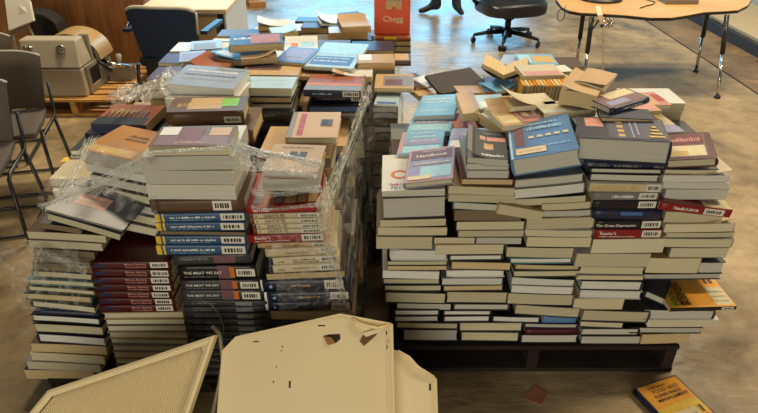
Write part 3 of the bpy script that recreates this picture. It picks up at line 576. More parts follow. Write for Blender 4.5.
# ------------------------------------------------------------------ left pile, books lying on top
lie('tan textbook with red edge lettering and dark emblem, right side of the left pile', LG, (286, 137.5), (337.5, 137.5), 112, 7, z=.87, hard=True, cover='tan', page='buff', spine='left',
    top=[('r', 0, 0, .1, 1, 'grey'), ('r', .18, .08, .3, .92, 'red'), ('d', .2, .3, .28, .34, 'tan', 2), ('d', .2, .5, .28, .54, 'tan', 3), ('r', .62, .42, .86, .68, 'brown'), ('r', .64, .46, .78, .66, 'black')])
lie('orange brown topped book with navy spine above another navy spine', LG, (303.5, 89.5), (361, 91), 74.5, 7, z=.875, hard=False, cover='rust', page='tan', spine='front', top=[('r', 0, 0, 1, .3, 'grey'), ('r', 0, .3, 1, .42, 'orange')], front=[('r', 0, 0, 1, 1, 'navy'), ('d', .15, .35, .5, .6, 'sky', 3)], sticker=(.68, .97, 'front'))
z_ = .875 - .026
book('navy spined book under the orange brown topped one', LG, place(Vector((-.145, 2.235, z_ - .032)), .02), .225, .2, .028, spine='front', hard=False, cover='navy', page='cream', front=[('d', .15, .35, .55, .6, 'grey', 4)], sticker=(.66, .95, 'front'))
book('royal blue edged book third below the orange brown topped one', LG, place(Vector((-.16, 2.2, z_ - .064)), .0), .24, .2, .03, spine='front', hard=False, cover='navy', page='cream', front=[('r', .05, .2, .95, .8, 'blue')])
lie('brown thick textbook with bright green sticker in the middle of the left pile', LG, (165.5, 112.5), (243.5, 110), 96.5, 13, z=.93, ky=.7, hard=True, cover='brown', page='tan', spine='front', top=[('r', .25, .15, .7, .9, 'tan'), ('r', .68, .3, .9, .85, 'green'), ('d', .1, .3, .3, .6, 'gold', 3)], sticker=(.74, .96, 'front', .1, .6))
p = at_z(205, 112, .93); zz = .93 - .062
book('second brown textbook under the one with the green sticker', LG, place(Vector((p.x + .005, p.y, zz - .052)), .0), .29, .2, .052, spine='front', hard=True, cover='brown', page='tan', sticker=(.72, .95, 'front'))
lie('orange and black covered book with a navy spine, left edge of the left pile', LG, (91.5, 123), (145, 126), 104.5, 9, z=.85, ky=.5, hard=False, cover='rust', page='tan', spine='front', top=[('r', 0, 0, .95, .35, 'black'), ('d', .1, .5, .6, .8, 'gold', 3)] + [('r', .1 + .09 * i, .36, .13 + .09 * i, .6, 'black') for i in range(9)], front=[('r', 0, 0, 1, 1, 'navy')])
p = at_z(118, 124, .85)
book('navy spined book under the orange and black covered one', LG, place(Vector((p.x, p.y + .01, .85 - .042 - .044)), -.05), .27, .2, .042, spine='front', hard=False, cover='navy', page='tan', front=[('d', .2, .4, .7, .6, 'sky', 3)])
lie('silver speckled thick book on the left half of the left pile', LG, (174, 81), (226, 92), 67, 10, z=.955, ky=.15, roll=.06, hard=False, cover='silver', page='white', spine='back', top=[('d', .1, .3, .9, .4, 'grey', 3), ('d', .1, .5, .9, .6, 'brown', 4), ('d', .1, .7, .9, .8, 'white', 6), ('r', .5, .85, .95, .98, 'grey')])
p = at_z(200, 87, .97)
book('white paged book under the silver speckled one', LG, place(Vector((p.x - .01, p.y, .97 - .045 - .047)), -.1), .25, .2, .044, spine='back', hard=False, cover='white', page='white')
lie('pale turquoise hardback topping a dark spined stack in the left pile', LG, (239.5, 87.5), (292, 88.5), 76.5, 8, z=.91, ky=.6, hard=True, cover='pale blue', page='cream', spine='back', top=[('d', .1, .3, .9, .4, 'sky', 3), ('d', .1, .6, .9, .7, 'sky', 5)])
p = at_z(266, 88, .91)
stack('the stack below the pale turquoise hardback', LG, p.y + .005, [(250, 291, 97, 103, S(page='tan', cover='charcoal', hard=True)), (252, 292, 103.5, 109, S(page='grey', cover='charcoal', hard=True)),
    (251, 294, 109.4, 122, S(spine='front', cover='charcoal', hard=True, front=[('d', .1, .5, .6, .7, 'grey', 2), ('d', .1, .25, .3, .4, 'grey', 5)])), (252, 294, 122.5, 135, S(spine='front', cover='navy', hard=True))], start=2)
lie('teal covered book with bent pages on the back left of the left pile', LG, (212, 57), (240, 62), 46, 5, z=.90, ky=.6, hard=False, cover='teal', page='cream', spine='left', curl=('fl', .03), top=[('r', .1, .1, .7, .5, 'white'), ('r', .3, .5, .9, .9, 'maroon')])
lie('black and red covered thick paperback high at the back of the left pile', LG, (229, 46.5), (283, 42), 33.5, 7, z=.965, ky=.6, hard=False, cover='black', page='tan', spine='left', top=[('r', .4, .1, .95, .9, 'rust'), ('d', .08, .5, .4, .7, 'white', 3), ('r', .3, .85, .4, .98, 'red')])
lie('tan paged book pinched under the black and red paperback', LG, (241, 60), (277, 56), 46, 6, z=.92, ky=.6, hard=False, cover='tan', page='tan', spine='back', curl=('r', .03))
lie('blue grey covered book turned aside, right of the pinched tan book', LG, (274, 60.5), (304, 64), 47, 5, z=.90, ky=.6, hard=True, cover='steel blue', page='tan', spine='left', top=[('r', .1, .1, .9, .9, 'lilac'), ('d', .2, .3, .8, .36, 'brown', 3)])
lie('large white hardback with blue panels, back middle of the left pile', LG, (305, 65), (352, 69.5), 42.5, 3.5, z=.895, ky=.6, hard=True, cover='pale blue', page='cream', spine='left', top=[('r', .05, .08, .9, .42, 'blue'), ('r', .05, .5, .95, .95, 'sky'), ('d', .1, .2, .8, .25, 'white', 3), ('d', .1, .32, .8, .36, 'white', 5)])
lie('white glossy magazine with a blue corner behind the white hardback', LG, (284, 51), (318, 50), 39, 2, z=.885, hard=False, cover='white', page='white', spine='left', curl=('b', .015), top=[('r', .5, .3, .9, .7, 'sky'), ('r', .2, .2, .4, .6, 'orange')])
lie('mauve and tan covered book between the silver and the navy spined books', LG, (240, 74), (297, 76), 62, 5, z=.885, ky=.5, hard=False, cover='tan', page='tan', spine='back', top=[('r', .05, .35, .65, .95, 'mauve'), ('r', .3, .4, .6, .7, 'brown')])
lie('plain tan book behind the orange brown topped one', LG, (297, 76), (337, 77), 67, 4, z=.865, hard=False, cover='tan', page='tan', spine='left')
lie('cream book with a glaring white cover, middle right of the left pile', LG, (332, 76), (372, 76.5), 63.5, 6, z=.875, hard=False, cover='white', page='tan', spine='left', curl=('l', .02), top=[('r', 0, 0, .3, 1, 'tan')])  # white cover colour stands in for glare on the book
lie('tan thick hardback with a white patch near the orange carton', LG, (357, 63), (395, 62.5), 54, 7.5, z=.90, hard=True, cover='tan', page='tan', spine='front', top=[('r', .05, .3, .4, .95, 'white')])
lie('brown leather look book at the gap side near the orange carton', LG, (393, 61), (411, 61), 53, 5, z=.875, hard=True, cover='brown', page='tan', spine='front', top=[('r', .1, .1, .9, .9, 'tan')])
lie('tan bordered book with a grey picture at the gap side of the left pile', LG, (375, 88), (414, 88.5), 74, 4, z=.86, hard=True, cover='tan', page='tan', spine='left', top=[('r', .2, .15, .98, .85, 'grey'), ('r', .25, .2, .7, .6, 'mauve')])
lie('blue and white topped magazine at the gap side of the left pile', LG, (374, 104), (398, 105), 92, 2, z=.83, hard=False, cover='pale blue', page='white', spine='left', top=[('r', .1, .05, .9, .2, 'blue')])
lie('brown torn covered book by the silver speckled one', LG, (190, 68), (220, 71), 57.5, 5, z=.89, hard=False, cover='rust', page='tan', spine='back', curl=('l', .03))
lie('grey magazine at the back left edge of the left pile', LG, (190, 50), (222, 48), 40, 3, z=.88, hard=False, cover='silver', page='grey', spine='left', top=[('r', .1, .1, .8, .7, 'grey')])
lie('grey film-wrapped book at the left edge of the left pile beside the navy armchair', LG, (179, 62), (206, 60), 50.5, 4, z=.88, hard=False, cover='silver', page='grey', spine='left', top=[('r', .1, .2, .9, .8, 'lilac')])
# ================================================================== FAR LEFT PILE
W = 'the gap-side stack below the blue topped magazine'
stack(W, FG, 2.31, [(373, 397.5, 107, 112.5, S(page='grey', hard=False, cover='charcoal')), (373, 398, 112.8, 118.5, S(page='grey', hard=True, cover='grey')), (373, 398, 119, 126, S(page='brown', hard=True, cover='charcoal')),
    (373, 398, 126.4, 133, S(page='grey', hard=True, cover='black')), (372, 397, 133.4, 141, S(page='brown', hard=True, cover='charcoal')), (372, 396, 141.5, 152, S(page='brown', hard=False, cover='black')),
    (372, 396, 152.5, 163, S(page='brown', hard=True, cover='navy')), (372, 396, 163.5, 175, S(page='brown', hard=True, cover='black')), (371, 396, 175.5, 188, S(page='brown', hard=True, cover='black')),
    (371, 396, 188.4, 202, S(page='brown', hard=True, cover='black')), (371, 396, 202.4, 216, S(page='brown', hard=True, cover='black')), (371, 396, 216.4, 230, S(page='brown', hard=True, cover='black')),
    (371, 395, 230.4, 244, S(page='brown', hard=True, cover='black')), (371, 395, 244.4, 258, S(page='brown', hard=True, cover='black'))], start=2, depth=.22)
zc = .79
cb = at_z(392, 36, zc)
stack('the stack under the orange carton', FG, cb.y - .01, [(375, 410.5, 36.3, 40.5, S(spine='front', cover='rust', hard=True, front=[('r', .25, .1, .6, .9, 'yellow')])), (375, 411, 41, 46, S(page='tan', hard=True, cover='olive')),
    (374, 411, 46.5, 52, S(page='tan', hard=True, cover='charcoal')), (374, 411, 52.5, 58, S(page='buff', hard=True, cover='brown'))], depth=.25)
lie('maroon covered book at the far back of the left pile', FG, (300, 27.5), (327, 28), 22.5, 6, z=.82, hard=True, cover='maroon', page='tan', spine='back')
lie('white topped book left of the maroon one at the far back', FG, (274, 35), (297, 31), 26, 4, z=.84, ky=.5, hard=False, cover='pale blue', page='tan', spine='left', curl=('r', .02))
lie('tan bowed paperback in the far back row', FG, (258, 27), (291, 25.5), 19.5, 4, z=.81, hard=False, cover='cream', page='tan', spine='back', curl=('l', .03))
lie('second tan paperback beneath the bowed one in the far back row', FG, (259, 32.5), (282, 31.5), 27, 4, z=.78, hard=False, cover='tan', page='tan', spine='back')
lie('black book beyond the maroon one, far back edge', FG, (295, 21), (323, 21.5), 17, 3, z=.79, hard=True, cover='black', page='tan', spine='front')
lie('white topped thick tan book left of the orange carton', FG, (329, 33), (368, 32), 26.5, 7, z=.84, hard=False, cover='white', page='tan', spine='left', curl=('r', .02))
lie('dark covered book under the white topped one by the carton', FG, (331, 41), (372, 40), 35, 4, z=.80, hard=True, cover='charcoal', page='tan', spine='front')
lie('tan worn book leaning behind the white topped one by the carton', FG, (342, 27), (371, 25.5), 17, 7, z=.89, hard=False, cover='tan', page='brown', spine='front', curl=('b', .02))
lie('open white booklet near the far back edge', FG, (322, 25), (343, 22), 14.5, 2, z=.84, ky=.4, hard=False, cover='white', page='white', spine='left', curl=('l', .03))
lie('thin charcoal book lying highest at the far back edge', FG, (348, 18), (364, 14.5), 11, 3, z=.88, ky=.6, hard=True, cover='charcoal', page='grey', spine='left')
lie('grey book with a rust spine, middle of the far back row', FG, (300, 41), (328, 40.5), 34.5, 5, z=.79, hard=True, cover='grey', page='tan', spine='front')
lie('tan paged book edged by film right of the silver grey magazine', FG, (236, 40.5), (262, 38), 33.5, 4, z=.82, hard=False, cover='tan', page='tan', spine='back')
# ------------------------------------------------------------------ loose book on the floor
def floorbook():
    """the orange book with a dark rim lying on the floor"""
    z = .03
    tl, tr = at_z(634.5, 388, z), at_z(675, 374.5, z); br = at_z(718, 412, z)
    ex = (tr - tl); w = ex.length; ey = Vector((ex.y, -ex.x, 0)).normalized(); d = .235
    yaw = math.atan2(ex.y, ex.x); front = (tl + tr) / 2 + ey * d
    book('orange book titled FOOD AND AGRIBUSINESS MANAGEMENT lying alone on the floor', 'loose books', place(Vector((front.x, front.y, .001)), yaw), w, d, .028, spine='left', hard=True, cover='navy', page='white',
         top=[('r', .03, .02, .97, .98, 'amber'), ('r', .03, .3, .97, .55, 'yellow'), ('t', 'FOOD AND', .24, .80, .0145, 'black'), ('t', 'AGRIBUSINESS', .2, .72, .0125, 'black'), ('t', 'MANAGEMENT', .2, .64, .0135, 'black'), ('d', .2, .89, .62, .92, 'brown', 5),
              ('r', .3, .08, .75, .42, 'cream'), ('d', .34, .3, .7, .34, 'grey', 2), ('d', .34, .2, .7, .24, 'grey', 3), ('r', .82, .3, .88, .42, 'brown'), ('r', .82, .14, .88, .26, 'brown')])
floorbook()
# ------------------------------------------------------------------ books buried inside the piles: nobody can count them
def buried(name, label, pile, x0, x1, y0, y1, dx, dy, default, skip=None, zb=.135):
    b = MB(); rr = random.Random(name)
    nx = int(round((x1 - x0) / dx)); ny = int(round((y1 - y0) / dy)); dx = (x1 - x0) / nx; dy = (y1 - y0) / ny
    for i in range(nx):
        for j in range(ny):
            cx0, cy0 = x0 + i * dx, y0 + j * dy; cx1, cy1 = cx0 + dx, cy0 + dy
            if skip and skip(cx0 + dx / 2, cy0 + dy / 2): continue
            h = [q[4] for q in ALLB if q[0] < cx1 - .01 and q[1] > cx0 + .01 and q[2] < cy1 - .01 and q[3] > cy0 + .01 and q[4] > .45]
            top = min(h) - .003 if h else default - rr.uniform(0, .05)
            z = zb
            while z < top - .012:
                t = min(rr.uniform(.03, .055), top - z)
                jx, jy = rr.uniform(0, .012), rr.uniform(0, .012)
                a0, a1, c0, c1 = cx0 + jx, cx1 - .004 - rr.uniform(0, .008), cy0 + jy, cy1 - .004 - rr.uniform(0, .008)
                cv = COV[rr.choice(['charcoal', 'brown', 'grey', 'navy', 'tan', 'white', 'maroon', 'cream'])]
                b.box(a0, a1, c0, c1, z, z + .002, cv); b.box(a0, a1, c0, c1, z + t - .002, z + t - .0005, cv)
                b.box(a0 + .002, a1 - .002, c0 + .002, c1 - .002, z + .002, z + t - .002, PAGE[rr.choice(['tan', 'buff', 'grey', 'cream'])])
                if rr.random() < .5: b.box(a0, a0 + .002, c0, c1, z + .001, z + t - .001, cv)
                z += t
    o = b.build(name)
    tag(o, label, 'books', kind='stuff')
buried('buried_books', 'books buried inside the right pile behind its front stacks', RG, .04, 1.1, 1.85, 2.66, .2, .16, .72, skip=lambda x, y: x < .2 and y > 2.2)
buried('buried_books', 'books buried inside the left pile behind its front stacks', LG, -1.1, -.32, 1.745, 2.56, .2, .163, .74, zb=.07)
buried('buried_books', 'books buried inside the far left pile', FG, -.98, .08, 2.59, 3.75, .2, .16, .74)
# ================================================================== SETTING
def floor_mat():
    m, nt, b = new_mat('worn_concrete')
    N = nt.nodes.new; L = nt.links.new
    tc = N('ShaderNodeTexCoord')
    n1 = N('ShaderNodeTexNoise'); n1.inputs['Scale'].default_value = 2.0; n1.inputs['Detail'].default_value = 7; n1.inputs['Roughness'].default_value = .62; n1.inputs['Distortion'].default_value = .6
    n2 = N('ShaderNodeTexNoise'); n2.inputs['Scale'].default_value = 9; n2.inputs['Detail'].default_value = 8; n2.inputs['Roughness'].default_value = .7
    L(tc.outputs['Object'], n1.inputs['Vector']); L(tc.outputs['Object'], n2.inputs['Vector'])
    cr = N('ShaderNodeValToRGB'); e = cr.color_ramp.elements
    e[0].position = .24; e[0].color = lin((96, 80, 58)); e[1].position = .78; e[1].color = lin((206, 180, 138))
    L(n1.outputs['Fac'], cr.inputs['Fac'])
    mx = N('ShaderNodeMix'); mx.data_type = 'RGBA'; mx.blend_type = 'MULTIPLY'; mx.inputs['Factor'].default_value = .55
    c2 = N('ShaderNodeValToRGB'); c2.color_ramp.elements[0].position = .36; c2.color_ramp.elements[0].color = (.5, .48, .45, 1); c2.color_ramp.elements[1].position = .6; c2.color_ramp.elements[1].color = (1, 1, 1, 1)
    L(n2.outputs['Fac'], c2.inputs['Fac']); L(cr.outputs['Color'], mx.inputs['A']); L(c2.outputs['Color'], mx.inputs['B'])
    # a strip of darker sealed floor beyond the joint on the right
    sp = N('ShaderNodeSeparateXYZ'); L(tc.outputs['Object'], sp.inputs[0])
    gt = N('ShaderNodeMath'); gt.operation = 'GREATER_THAN'; gt.inputs[1].default_value = 3.0; L(sp.outputs['X'], gt.inputs[0])
    m2 = N('ShaderNodeMix'); m2.data_type = 'RGBA'; m2.blend_type = 'MULTIPLY'; m2.inputs['B'].default_value = (.62, .55, .48, 1)
    L(gt.outputs[0], m2.inputs['Factor']); L(mx.outputs['Result'], m2.inputs['A']); L(m2.outputs['Result'], b.inputs['Base Color'])
    rr = N('ShaderNodeMapRange'); rr.inputs['From Min'].default_value = .35; rr.inputs['From Max'].default_value = .7; rr.inputs['To Min'].default_value = .27; rr.inputs['To Max'].default_value = .5
    L(n1.outputs['Fac'], rr.inputs['Value']); L(rr.outputs['Result'], b.inputs['Roughness'])
    # trowel ripples
    n3 = N('ShaderNodeTexNoise'); n3.inputs['Scale'].default_value = 1; n3.inputs['Detail'].default_value = 5
    mp = N('ShaderNodeMapping'); mp.inputs['Scale'].default_value = (5, 15, 5); L(tc.outputs['Object'], mp.inputs['Vector']); L(mp.outputs['Vector'], n3.inputs['Vector'])
    bp = N('ShaderNodeBump'); bp.inputs['Strength'].default_value = .4; bp.inputs['Distance'].default_value = .02
    L(n3.outputs['Fac'], bp.inputs['Height']); L(bp.outputs['Normal'], b.inputs['Normal'])
    b.inputs['Specular IOR Level'].default_value = .55
    return m
fb = MB(); fb.box(-7, 7, -6, 12.2, -.1, 0, floor_mat()); struct(fb.build('floor'), 'worn glossy brown concrete floor', 'floor')
WALL = plain('painted_block', (150, 142, 128), .8, scale=3, var=.08)
wb = MB()
wins = [(-4.6, -2.4), (-2.0, .2), (.6, 2.8)]  # unseen far windows, assumed as the source of the floor's blue sheen
wb.box(-7, 7, 12.2, 12.4, 0, .55, WALL); wb.box(-7, 7, 12.2, 12.4, 3.6, 4.6, WALL)
xs = [-7] + [q for w_ in wins for q in w_] + [7]
for i in range(0, len(xs), 2): wb.box(xs[i], xs[i + 1], 12.2, 12.4, .55, 3.6, WALL)
struct(wb.build('wall_back'), 'far painted wall with three tall windows', 'wall')
FRM = plain('window_metal', (70, 70, 72), .4, metal=.6)
gm, nt, pb = new_mat('daylit_glass')
pb.inputs['Base Color'].default_value = (.6, .75, .85, 1); pb.inputs['Roughness'].default_value = .3
pb.inputs['Emission Color'].default_value = (.3, .68, 1, 1); pb.inputs['Emission Strength'].default_value = .9  # panes glow to stand for daylight through the assumed windows
for i, (a_, b_) in enumerate(wins):
    w_ = MB()
    for x in (a_, (a_ + b_) / 2 - .03, b_ - .06): w_.box(x, x + .06, 12.19, 12.3, .55, 3.6, FRM)
    for zz_ in (.55, 1.55, 2.55, 3.54): w_.box(a_, b_, 12.2, 12.29, zz_, zz_ + .06, FRM)
    o = struct(w_.build(f'window_{i + 1}'), ('left', 'middle', 'right')[i] + ' tall steel window in the far wall', 'window')
    g_ = MB(); g_.box(a_ + .01, b_ - .01, 12.3, 12.31, .56, 3.59, gm); g_.build('window_pane', o)
jt = MB(); jt.box(2.985, 3.005, 1.5, 12.1, .0002, .0012, plain('joint', (44, 34, 24), .9)); struct(jt.build('trim_1'), 'dark floor joint running to the back on the right', 'floor joint')
pl_ = MB(); pl_.box(3.5, 4.3, 3.5, 12.0, .0, .1, plain('kerb_dark', (44, 38, 32), .7)); pl_.box(3.56, 4.3, 3.5, 12.0, .1, .125, plain('kerb_top', (178, 160, 126), .6))
struct(pl_.build('trim_2'), 'low cream topped kerb along the right side', 'kerb')
wr = MB(); wr.box(4.3, 4.5, 2.5, 12.2, 0, 3, plain('right_wall', (164, 164, 160), .8)); struct(wr.build('wall_right'), 'grey wall panel beyond the low kerb', 'wall')
# ================================================================== LIGHT
def area(name, loc, rot, sx, sy, power, col):
    l = bpy.data.lights.new(name, 'AREA'); l.shape = 'RECTANGLE'; l.size = sx; l.size_y = sy; l.energy = power; l.color = col
    o = bpy.data.objects.new(name, l); C.objects.link(o); o.location = loc; o.rotation_euler = rot
for i, (a_, b_) in enumerate(wins):
    area('window_light', ((a_ + b_) / 2, 12.1, 2.05), (math.radians(-90), 0, 0), 2.1, 3.0, WINP, (.20, .62, 1))  # daylight assumed to come from the unseen far windows
for x, y, z, pw in LAMPS: area('ceiling_lamp', (x, y, z), (0, 0, 0), 1.2, .5, pw, (1, .84, .58))  # unseen overhead lamps, assumed from the shadows, plus an added far fill
fw = MB(); fw.box(-7, -4.2, -6.2, -6, 0, 4.6, WALL); fw.box(1.6, 7, -6.2, -6, 0, 4.6, WALL); fw.box(-4.2, 1.6, -6.2, -6, 0, .8, WALL); fw.box(-4.2, 1.6, -6.2, -6, 2.6, 4.6, WALL)
struct(fw.build('wall_front'), 'painted wall with a wide window behind the viewer', 'wall')  # unseen wall put up around the added window
w_ = MB()
for x in (-4.2, -2.3, -.35, 1.54): w_.box(x, x + .06, -6.12, -6.0, .8, 2.6, FRM)
for z in (.8, 2.54): w_.box(-4.2, 1.6, -6.11, -6.01, z, z + .06, FRM)
o = struct(w_.build('window_4'), 'wide window in the wall behind the viewer', 'window')  # assumed window, added to carry the light on the book fronts
area('window_light', (-1.3, -5.95, 1.7), (math.radians(90), 0, 0), 5.6, 1.7, FRONTP, (1, .94, .78))  # unseen area fill added to brighten the book fronts and panels
wd = bpy.data.worlds.new('hall'); SC.world = wd; wd.use_nodes = True
bg = wd.node_tree.nodes['Background']; bg.inputs['Color'].default_value = (1, .9, .72, 1); bg.inputs['Strength'].default_value = AMBIENT
cam = bpy.data.cameras.new('camera'); cam.sensor_width = 36; cam.lens = 36 * FOC / 758; cam.clip_start = .02
co = bpy.data.objects.new('camera', cam); C.objects.link(co); co.location = EYE; co.rotation_euler = (PI / 2 - PITCH, 0, 0); SC.camera = co
SC.view_settings.view_transform = 'Standard'; SC.view_settings.look = 'None'; SC.view_settings.gamma = 1; SC.view_settings.exposure = EXPOSURE
SC.view_settings.use_curve_mapping = False
SC.cycles.use_denoising = True; SC.cycles.max_bounces = 8; SC.cycles.transparent_max_bounces = 24

# ================================================================== PALLETS
PW = wood_mat('pallet_wood', (48, 36, 24), (26, 19, 12), (2, 12, 12), .97)
PY = wood_mat('pallet_new_wood', (214, 160, 84), (150, 100, 46), (2, 12, 12), .7)
def pallet(label, x0, x1, y0, y1, mat, hgt=.13, group=None):
    r = thing('pallet', label, 'pallet', ((x0 + x1) / 2, (y0 + y1) / 2, 0), group=group)
    w, d = x1 - x0, y1 - y0
    for i in range(7):
        b = MB(); yy = -d / 2 + .045 + (d - .09) * i / 6; b.box(-w / 2, w / 2, yy - .045, yy + .045, hgt - .02, hgt - .001, mat); b.build('deck_board', r, .002)
    for s in (-1, 0, 1):
        b = MB(); xx = s * (w / 2 - .025); b.box(xx - .02, xx + .02, -d / 2, d / 2, .021, hgt - .021, mat); b.build('stringer', r, .002)
    for i in range(3):
        b = MB(); yy = -d / 2 + .05 + (d - .1) * i / 2; b.box(-w / 2, w / 2, yy - .05, yy + .05, .001, .02, mat); b.build('bottom_board', r, .002)
pallet('dark wooden pallet carrying the right pile of books', .04, 1.09, 1.6, 2.66, PW)
pallet('dark wooden pallet carrying the left pile of books', -1.17, -.07, 1.5, 2.56, PW, .068)
pallet('dark wooden pallet carrying the far left pile of books', -1.02, .1, 2.68, 3.75, PW)
# ================================================================== CARTON
ORG = plain('carton_orange', (228, 88, 48), .5, var=.1, scale=5)
cz = .792; cb_ = at_z(392, 34.5, cz)
r = thing('carton', 'orange cardboard carton printed Chegg standing on the far left pile', 'box', (cb_.x, cb_.y, cz))
wc = (at_z(410, 34.5, cz) - at_z(374.5, 34.5, cz)).x; hc = .3
b = MB(); b.box(-wc / 2, wc / 2, 0, .24, 0, hc, ORG)
vs, fs, tw = text_geo('Chegg'); sz = .030
b.add([(-.46 * tw * sz + x * sz, -.0012, .07 + y * sz) for x, y in vs], fs, INK['cream'])
b.build('box_body', r, .002)
b = MB(); b.box(-.035, .05, -.0025, -.0008, .135, .215, INK['tan']); b.box(-.002, .018, -.0032, -.0026, .135, .15, ORG); b.box(-.035, .05, -.0032, -.0026, .18, .183, INK['grey']); b.build('printed_patch', r)
for s in (-1, 1):
    b = MB(); b.box(-wc / 2 + .002, wc / 2 - .002, .12 + min(0, s * .118), .12 + max(0, s * .118), hc, hc + .004, ORG); b.build('flap', r)
# ================================================================== METAL PANELS AT THE FRONT
CRM = plain('cream_enamel', (250, 228, 180), .42, var=.05, scale=4, bump=.05)
CR2 = plain('cream_rib', (252, 232, 188), .5, var=.04)
DRK = plain('dark_hole', (52, 38, 22), .8)
def leaning(y_floor, slope):
    """plane rising away from the viewer, resting on the floor at y_floor"""
    n = Vector((0, -math.sin(slope), math.cos(slope))); o_ = Vector((0, y_floor, 0))
    ux, uy = Vector((1, 0, 0)), Vector((0, math.cos(slope), math.sin(slope)))
    def hit(px, py):
        d_ = ray(px, py); p_ = EYE + d_ * ((o_ - EYE).dot(n) / d_.dot(n)); return ((p_ - o_).dot(ux), (p_ - o_).dot(uy))
    M = Matrix(((1, 0, 0, 0), (0, uy.y, n.y, y_floor), (0, uy.z, n.z, 0), (0, 0, 0, 1)))
    return hit, M
def plate(mb, pts, th, mat, z0=0): mb.prism(pts[::-1] if sum(a[0] * b_[1] - b_[0] * a[1] for a, b_ in zip(pts, pts[1:] + pts[:1])) < 0 else pts, z0 - th, z0, mat)
hit, M1 = leaning(.97, math.radians(47))
r = thing('metal_housing', 'large cream sheet metal housing with two torn holes leaning on the left pile', 'metal panel', M=M1)
q = lambda x, y: hit(x, y)
face = [q(391, 324), q(340.5, 314.5), q(236, 337.5), q(222, 352)]
low = lambda p_, dx=0: (p_[0] + dx, .012)
face += [low(face[-1], -.015), low(face[0], .01)]
b = MB(); plate(b, face, .0025, CRM)
# seams, punch marks and torn openings in the face
for (x, y, w_, h_) in [(253, 341, 6, 1), (318, 325, 7, 1.2), (282, 346, 1, 1.4), (281, 350, 1, 1.2), (276, 366, 1, 1.4), (289, 381, 1.6, 7), (273, 381, 1, 2), (294, 322.5, 2, 1)]:
    a_, c_ = q(x, y), q(x + w_, y + h_); b.box(min(a_[0], c_[0]), max(a_[0], c_[0]), min(a_[1], c_[1]), max(a_[1], c_[1]), .0002, .0007, DRK)
b.build('face_sheet', r)
b = MB(); hole = [q(323, 336), q(329, 334.5), q(340, 334), q(340.5, 339), q(336, 343), q(328, 345)]; b.prism(hole[::-1], .0003, .0012, DRK)
flap = [q(323, 336), q(332, 337.5), q(336, 343), q(328, 345)]; zs = [0.001, .012, .01, .001]
b.add([(p_[0], p_[1], z_) for p_, z_ in zip(flap, zs)], [(0, 3, 2, 1)], plain('torn_edge', (170, 116, 56), .5)); b.build('torn_hole', r)
b = MB(); hole = [q(359.5, 341), q(363, 335), q(371, 331), q(378, 331.5), q(376, 335.5), q(371, 340), q(364, 346)]; b.prism(hole[::-1], .0003, .0012, plain('hole_brown', (120, 82, 40), .7))
b.add([(*q(362, 333), .004), (*q(378, 329.5), .018), (*q(380, 332), .016), (*q(366, 337), .002)], [(0, 3, 2, 1)], CRM); b.build('torn_hole', r)
b = MB()   # folded right-hand side and its slot holes
a_, c_ = face[0], face[-1]
b.hexa([(c_[0], c_[1], -.03), (c_[0] + .006, c_[1], -.03), (a_[0] + .006, a_[1], -.03), (a_[0], a_[1], -.03), (c_[0], c_[1], .006), (c_[0] + .006, c_[1], .006), (a_[0] + .006, a_[1], .006), (a_[0], a_[1], .006)], CRM)
b.hexa([(c_[0] - .012, c_[1], .0), (c_[0] - .008, c_[1], .0), (a_[0] - .008, a_[1], .0), (a_[0] - .012, a_[1], .0), (c_[0] - .012, c_[1], .003), (c_[0] - .008, c_[1], .003), (a_[0] - .008, a_[1], .003), (a_[0] - .012, a_[1], .003)], CRM)
for x, y in ((387, 333), (388, 341), (387.5, 347)):
    p_ = q(x, y); b.box(p_[0] - .003, p_[0] + .003, p_[1] - .006, p_[1] + .006, .0004, .0012, DRK)
b.build('side_fold', r)
b = MB()   # turned-down lip along the top edges
for i in range(3):
    a_, c_ = face[i], face[i + 1]
    b.hexa([(a_[0], a_[1], -.03), (a_[0], a_[1] + .003, -.03), (c_[0], c_[1] + .003, -.03), (c_[0], c_[1], -.03), (a_[0], a_[1], .004), (a_[0], a_[1] + .003, .004), (c_[0], c_[1] + .003, .004), (c_[0], c_[1], .004)], CRM)
b.tube([(*q(352, 318.5), .004), (*q(362, 325), .010), (*q(378, 328.5), .012), (*q(389, 325.5), .004)], .004, CRM, 6)
b.build('top_lip', r)
hit2, M2 = leaning(1.04, math.radians(47))
r = thing('metal_housing', 'narrower cream sheet metal housing tucked behind the large one on its right side', 'metal panel', M=M2)
q = hit2
f2 = [q(435, 378.5), q(424, 371), q(398, 351), q(380, 345)]; f2 += [low(f2[-1]), low(f2[0], .006)]
b = MB(); plate(b, f2, .0025, CRM); p_ = q(430, 387); b.box(p_[0] - .003, p_[0] + .003, p_[1] - .01, p_[1] + .01, .0004, .001, DRK); b.build('face_sheet', r)
b = MB(); a_, c_ = f2[0], f2[-1]
b.hexa([(c_[0], c_[1], -.03), (c_[0] + .005, c_[1], -.03), (a_[0] + .005, a_[1], -.03), (a_[0], a_[1], -.03), (c_[0], c_[1], .006), (c_[0] + .005, c_[1], .006), (a_[0] + .005, a_[1], .006), (a_[0], a_[1], .006)], CRM); b.build('side_fold', r)
b = MB(); b.tube([(*q(398, 351), .003), (*q(409, 357), .008), (*q(418, 367), .010), (*q(434, 377), .004)], .004, CRM, 6)
for i in range(2):
    a_, c_ = f2[i], f2[i + 1]
    b.hexa([(a_[0], a_[1], -.03), (a_[0], a_[1] + .003, -.03), (c_[0], c_[1] + .003, -.03), (c_[0], c_[1], -.03), (a_[0], a_[1], .004), (a_[0], a_[1] + .003, .004), (c_[0], c_[1] + .003, .004), (c_[0], c_[1], .004)], CRM)
b.build('top_lip', r)
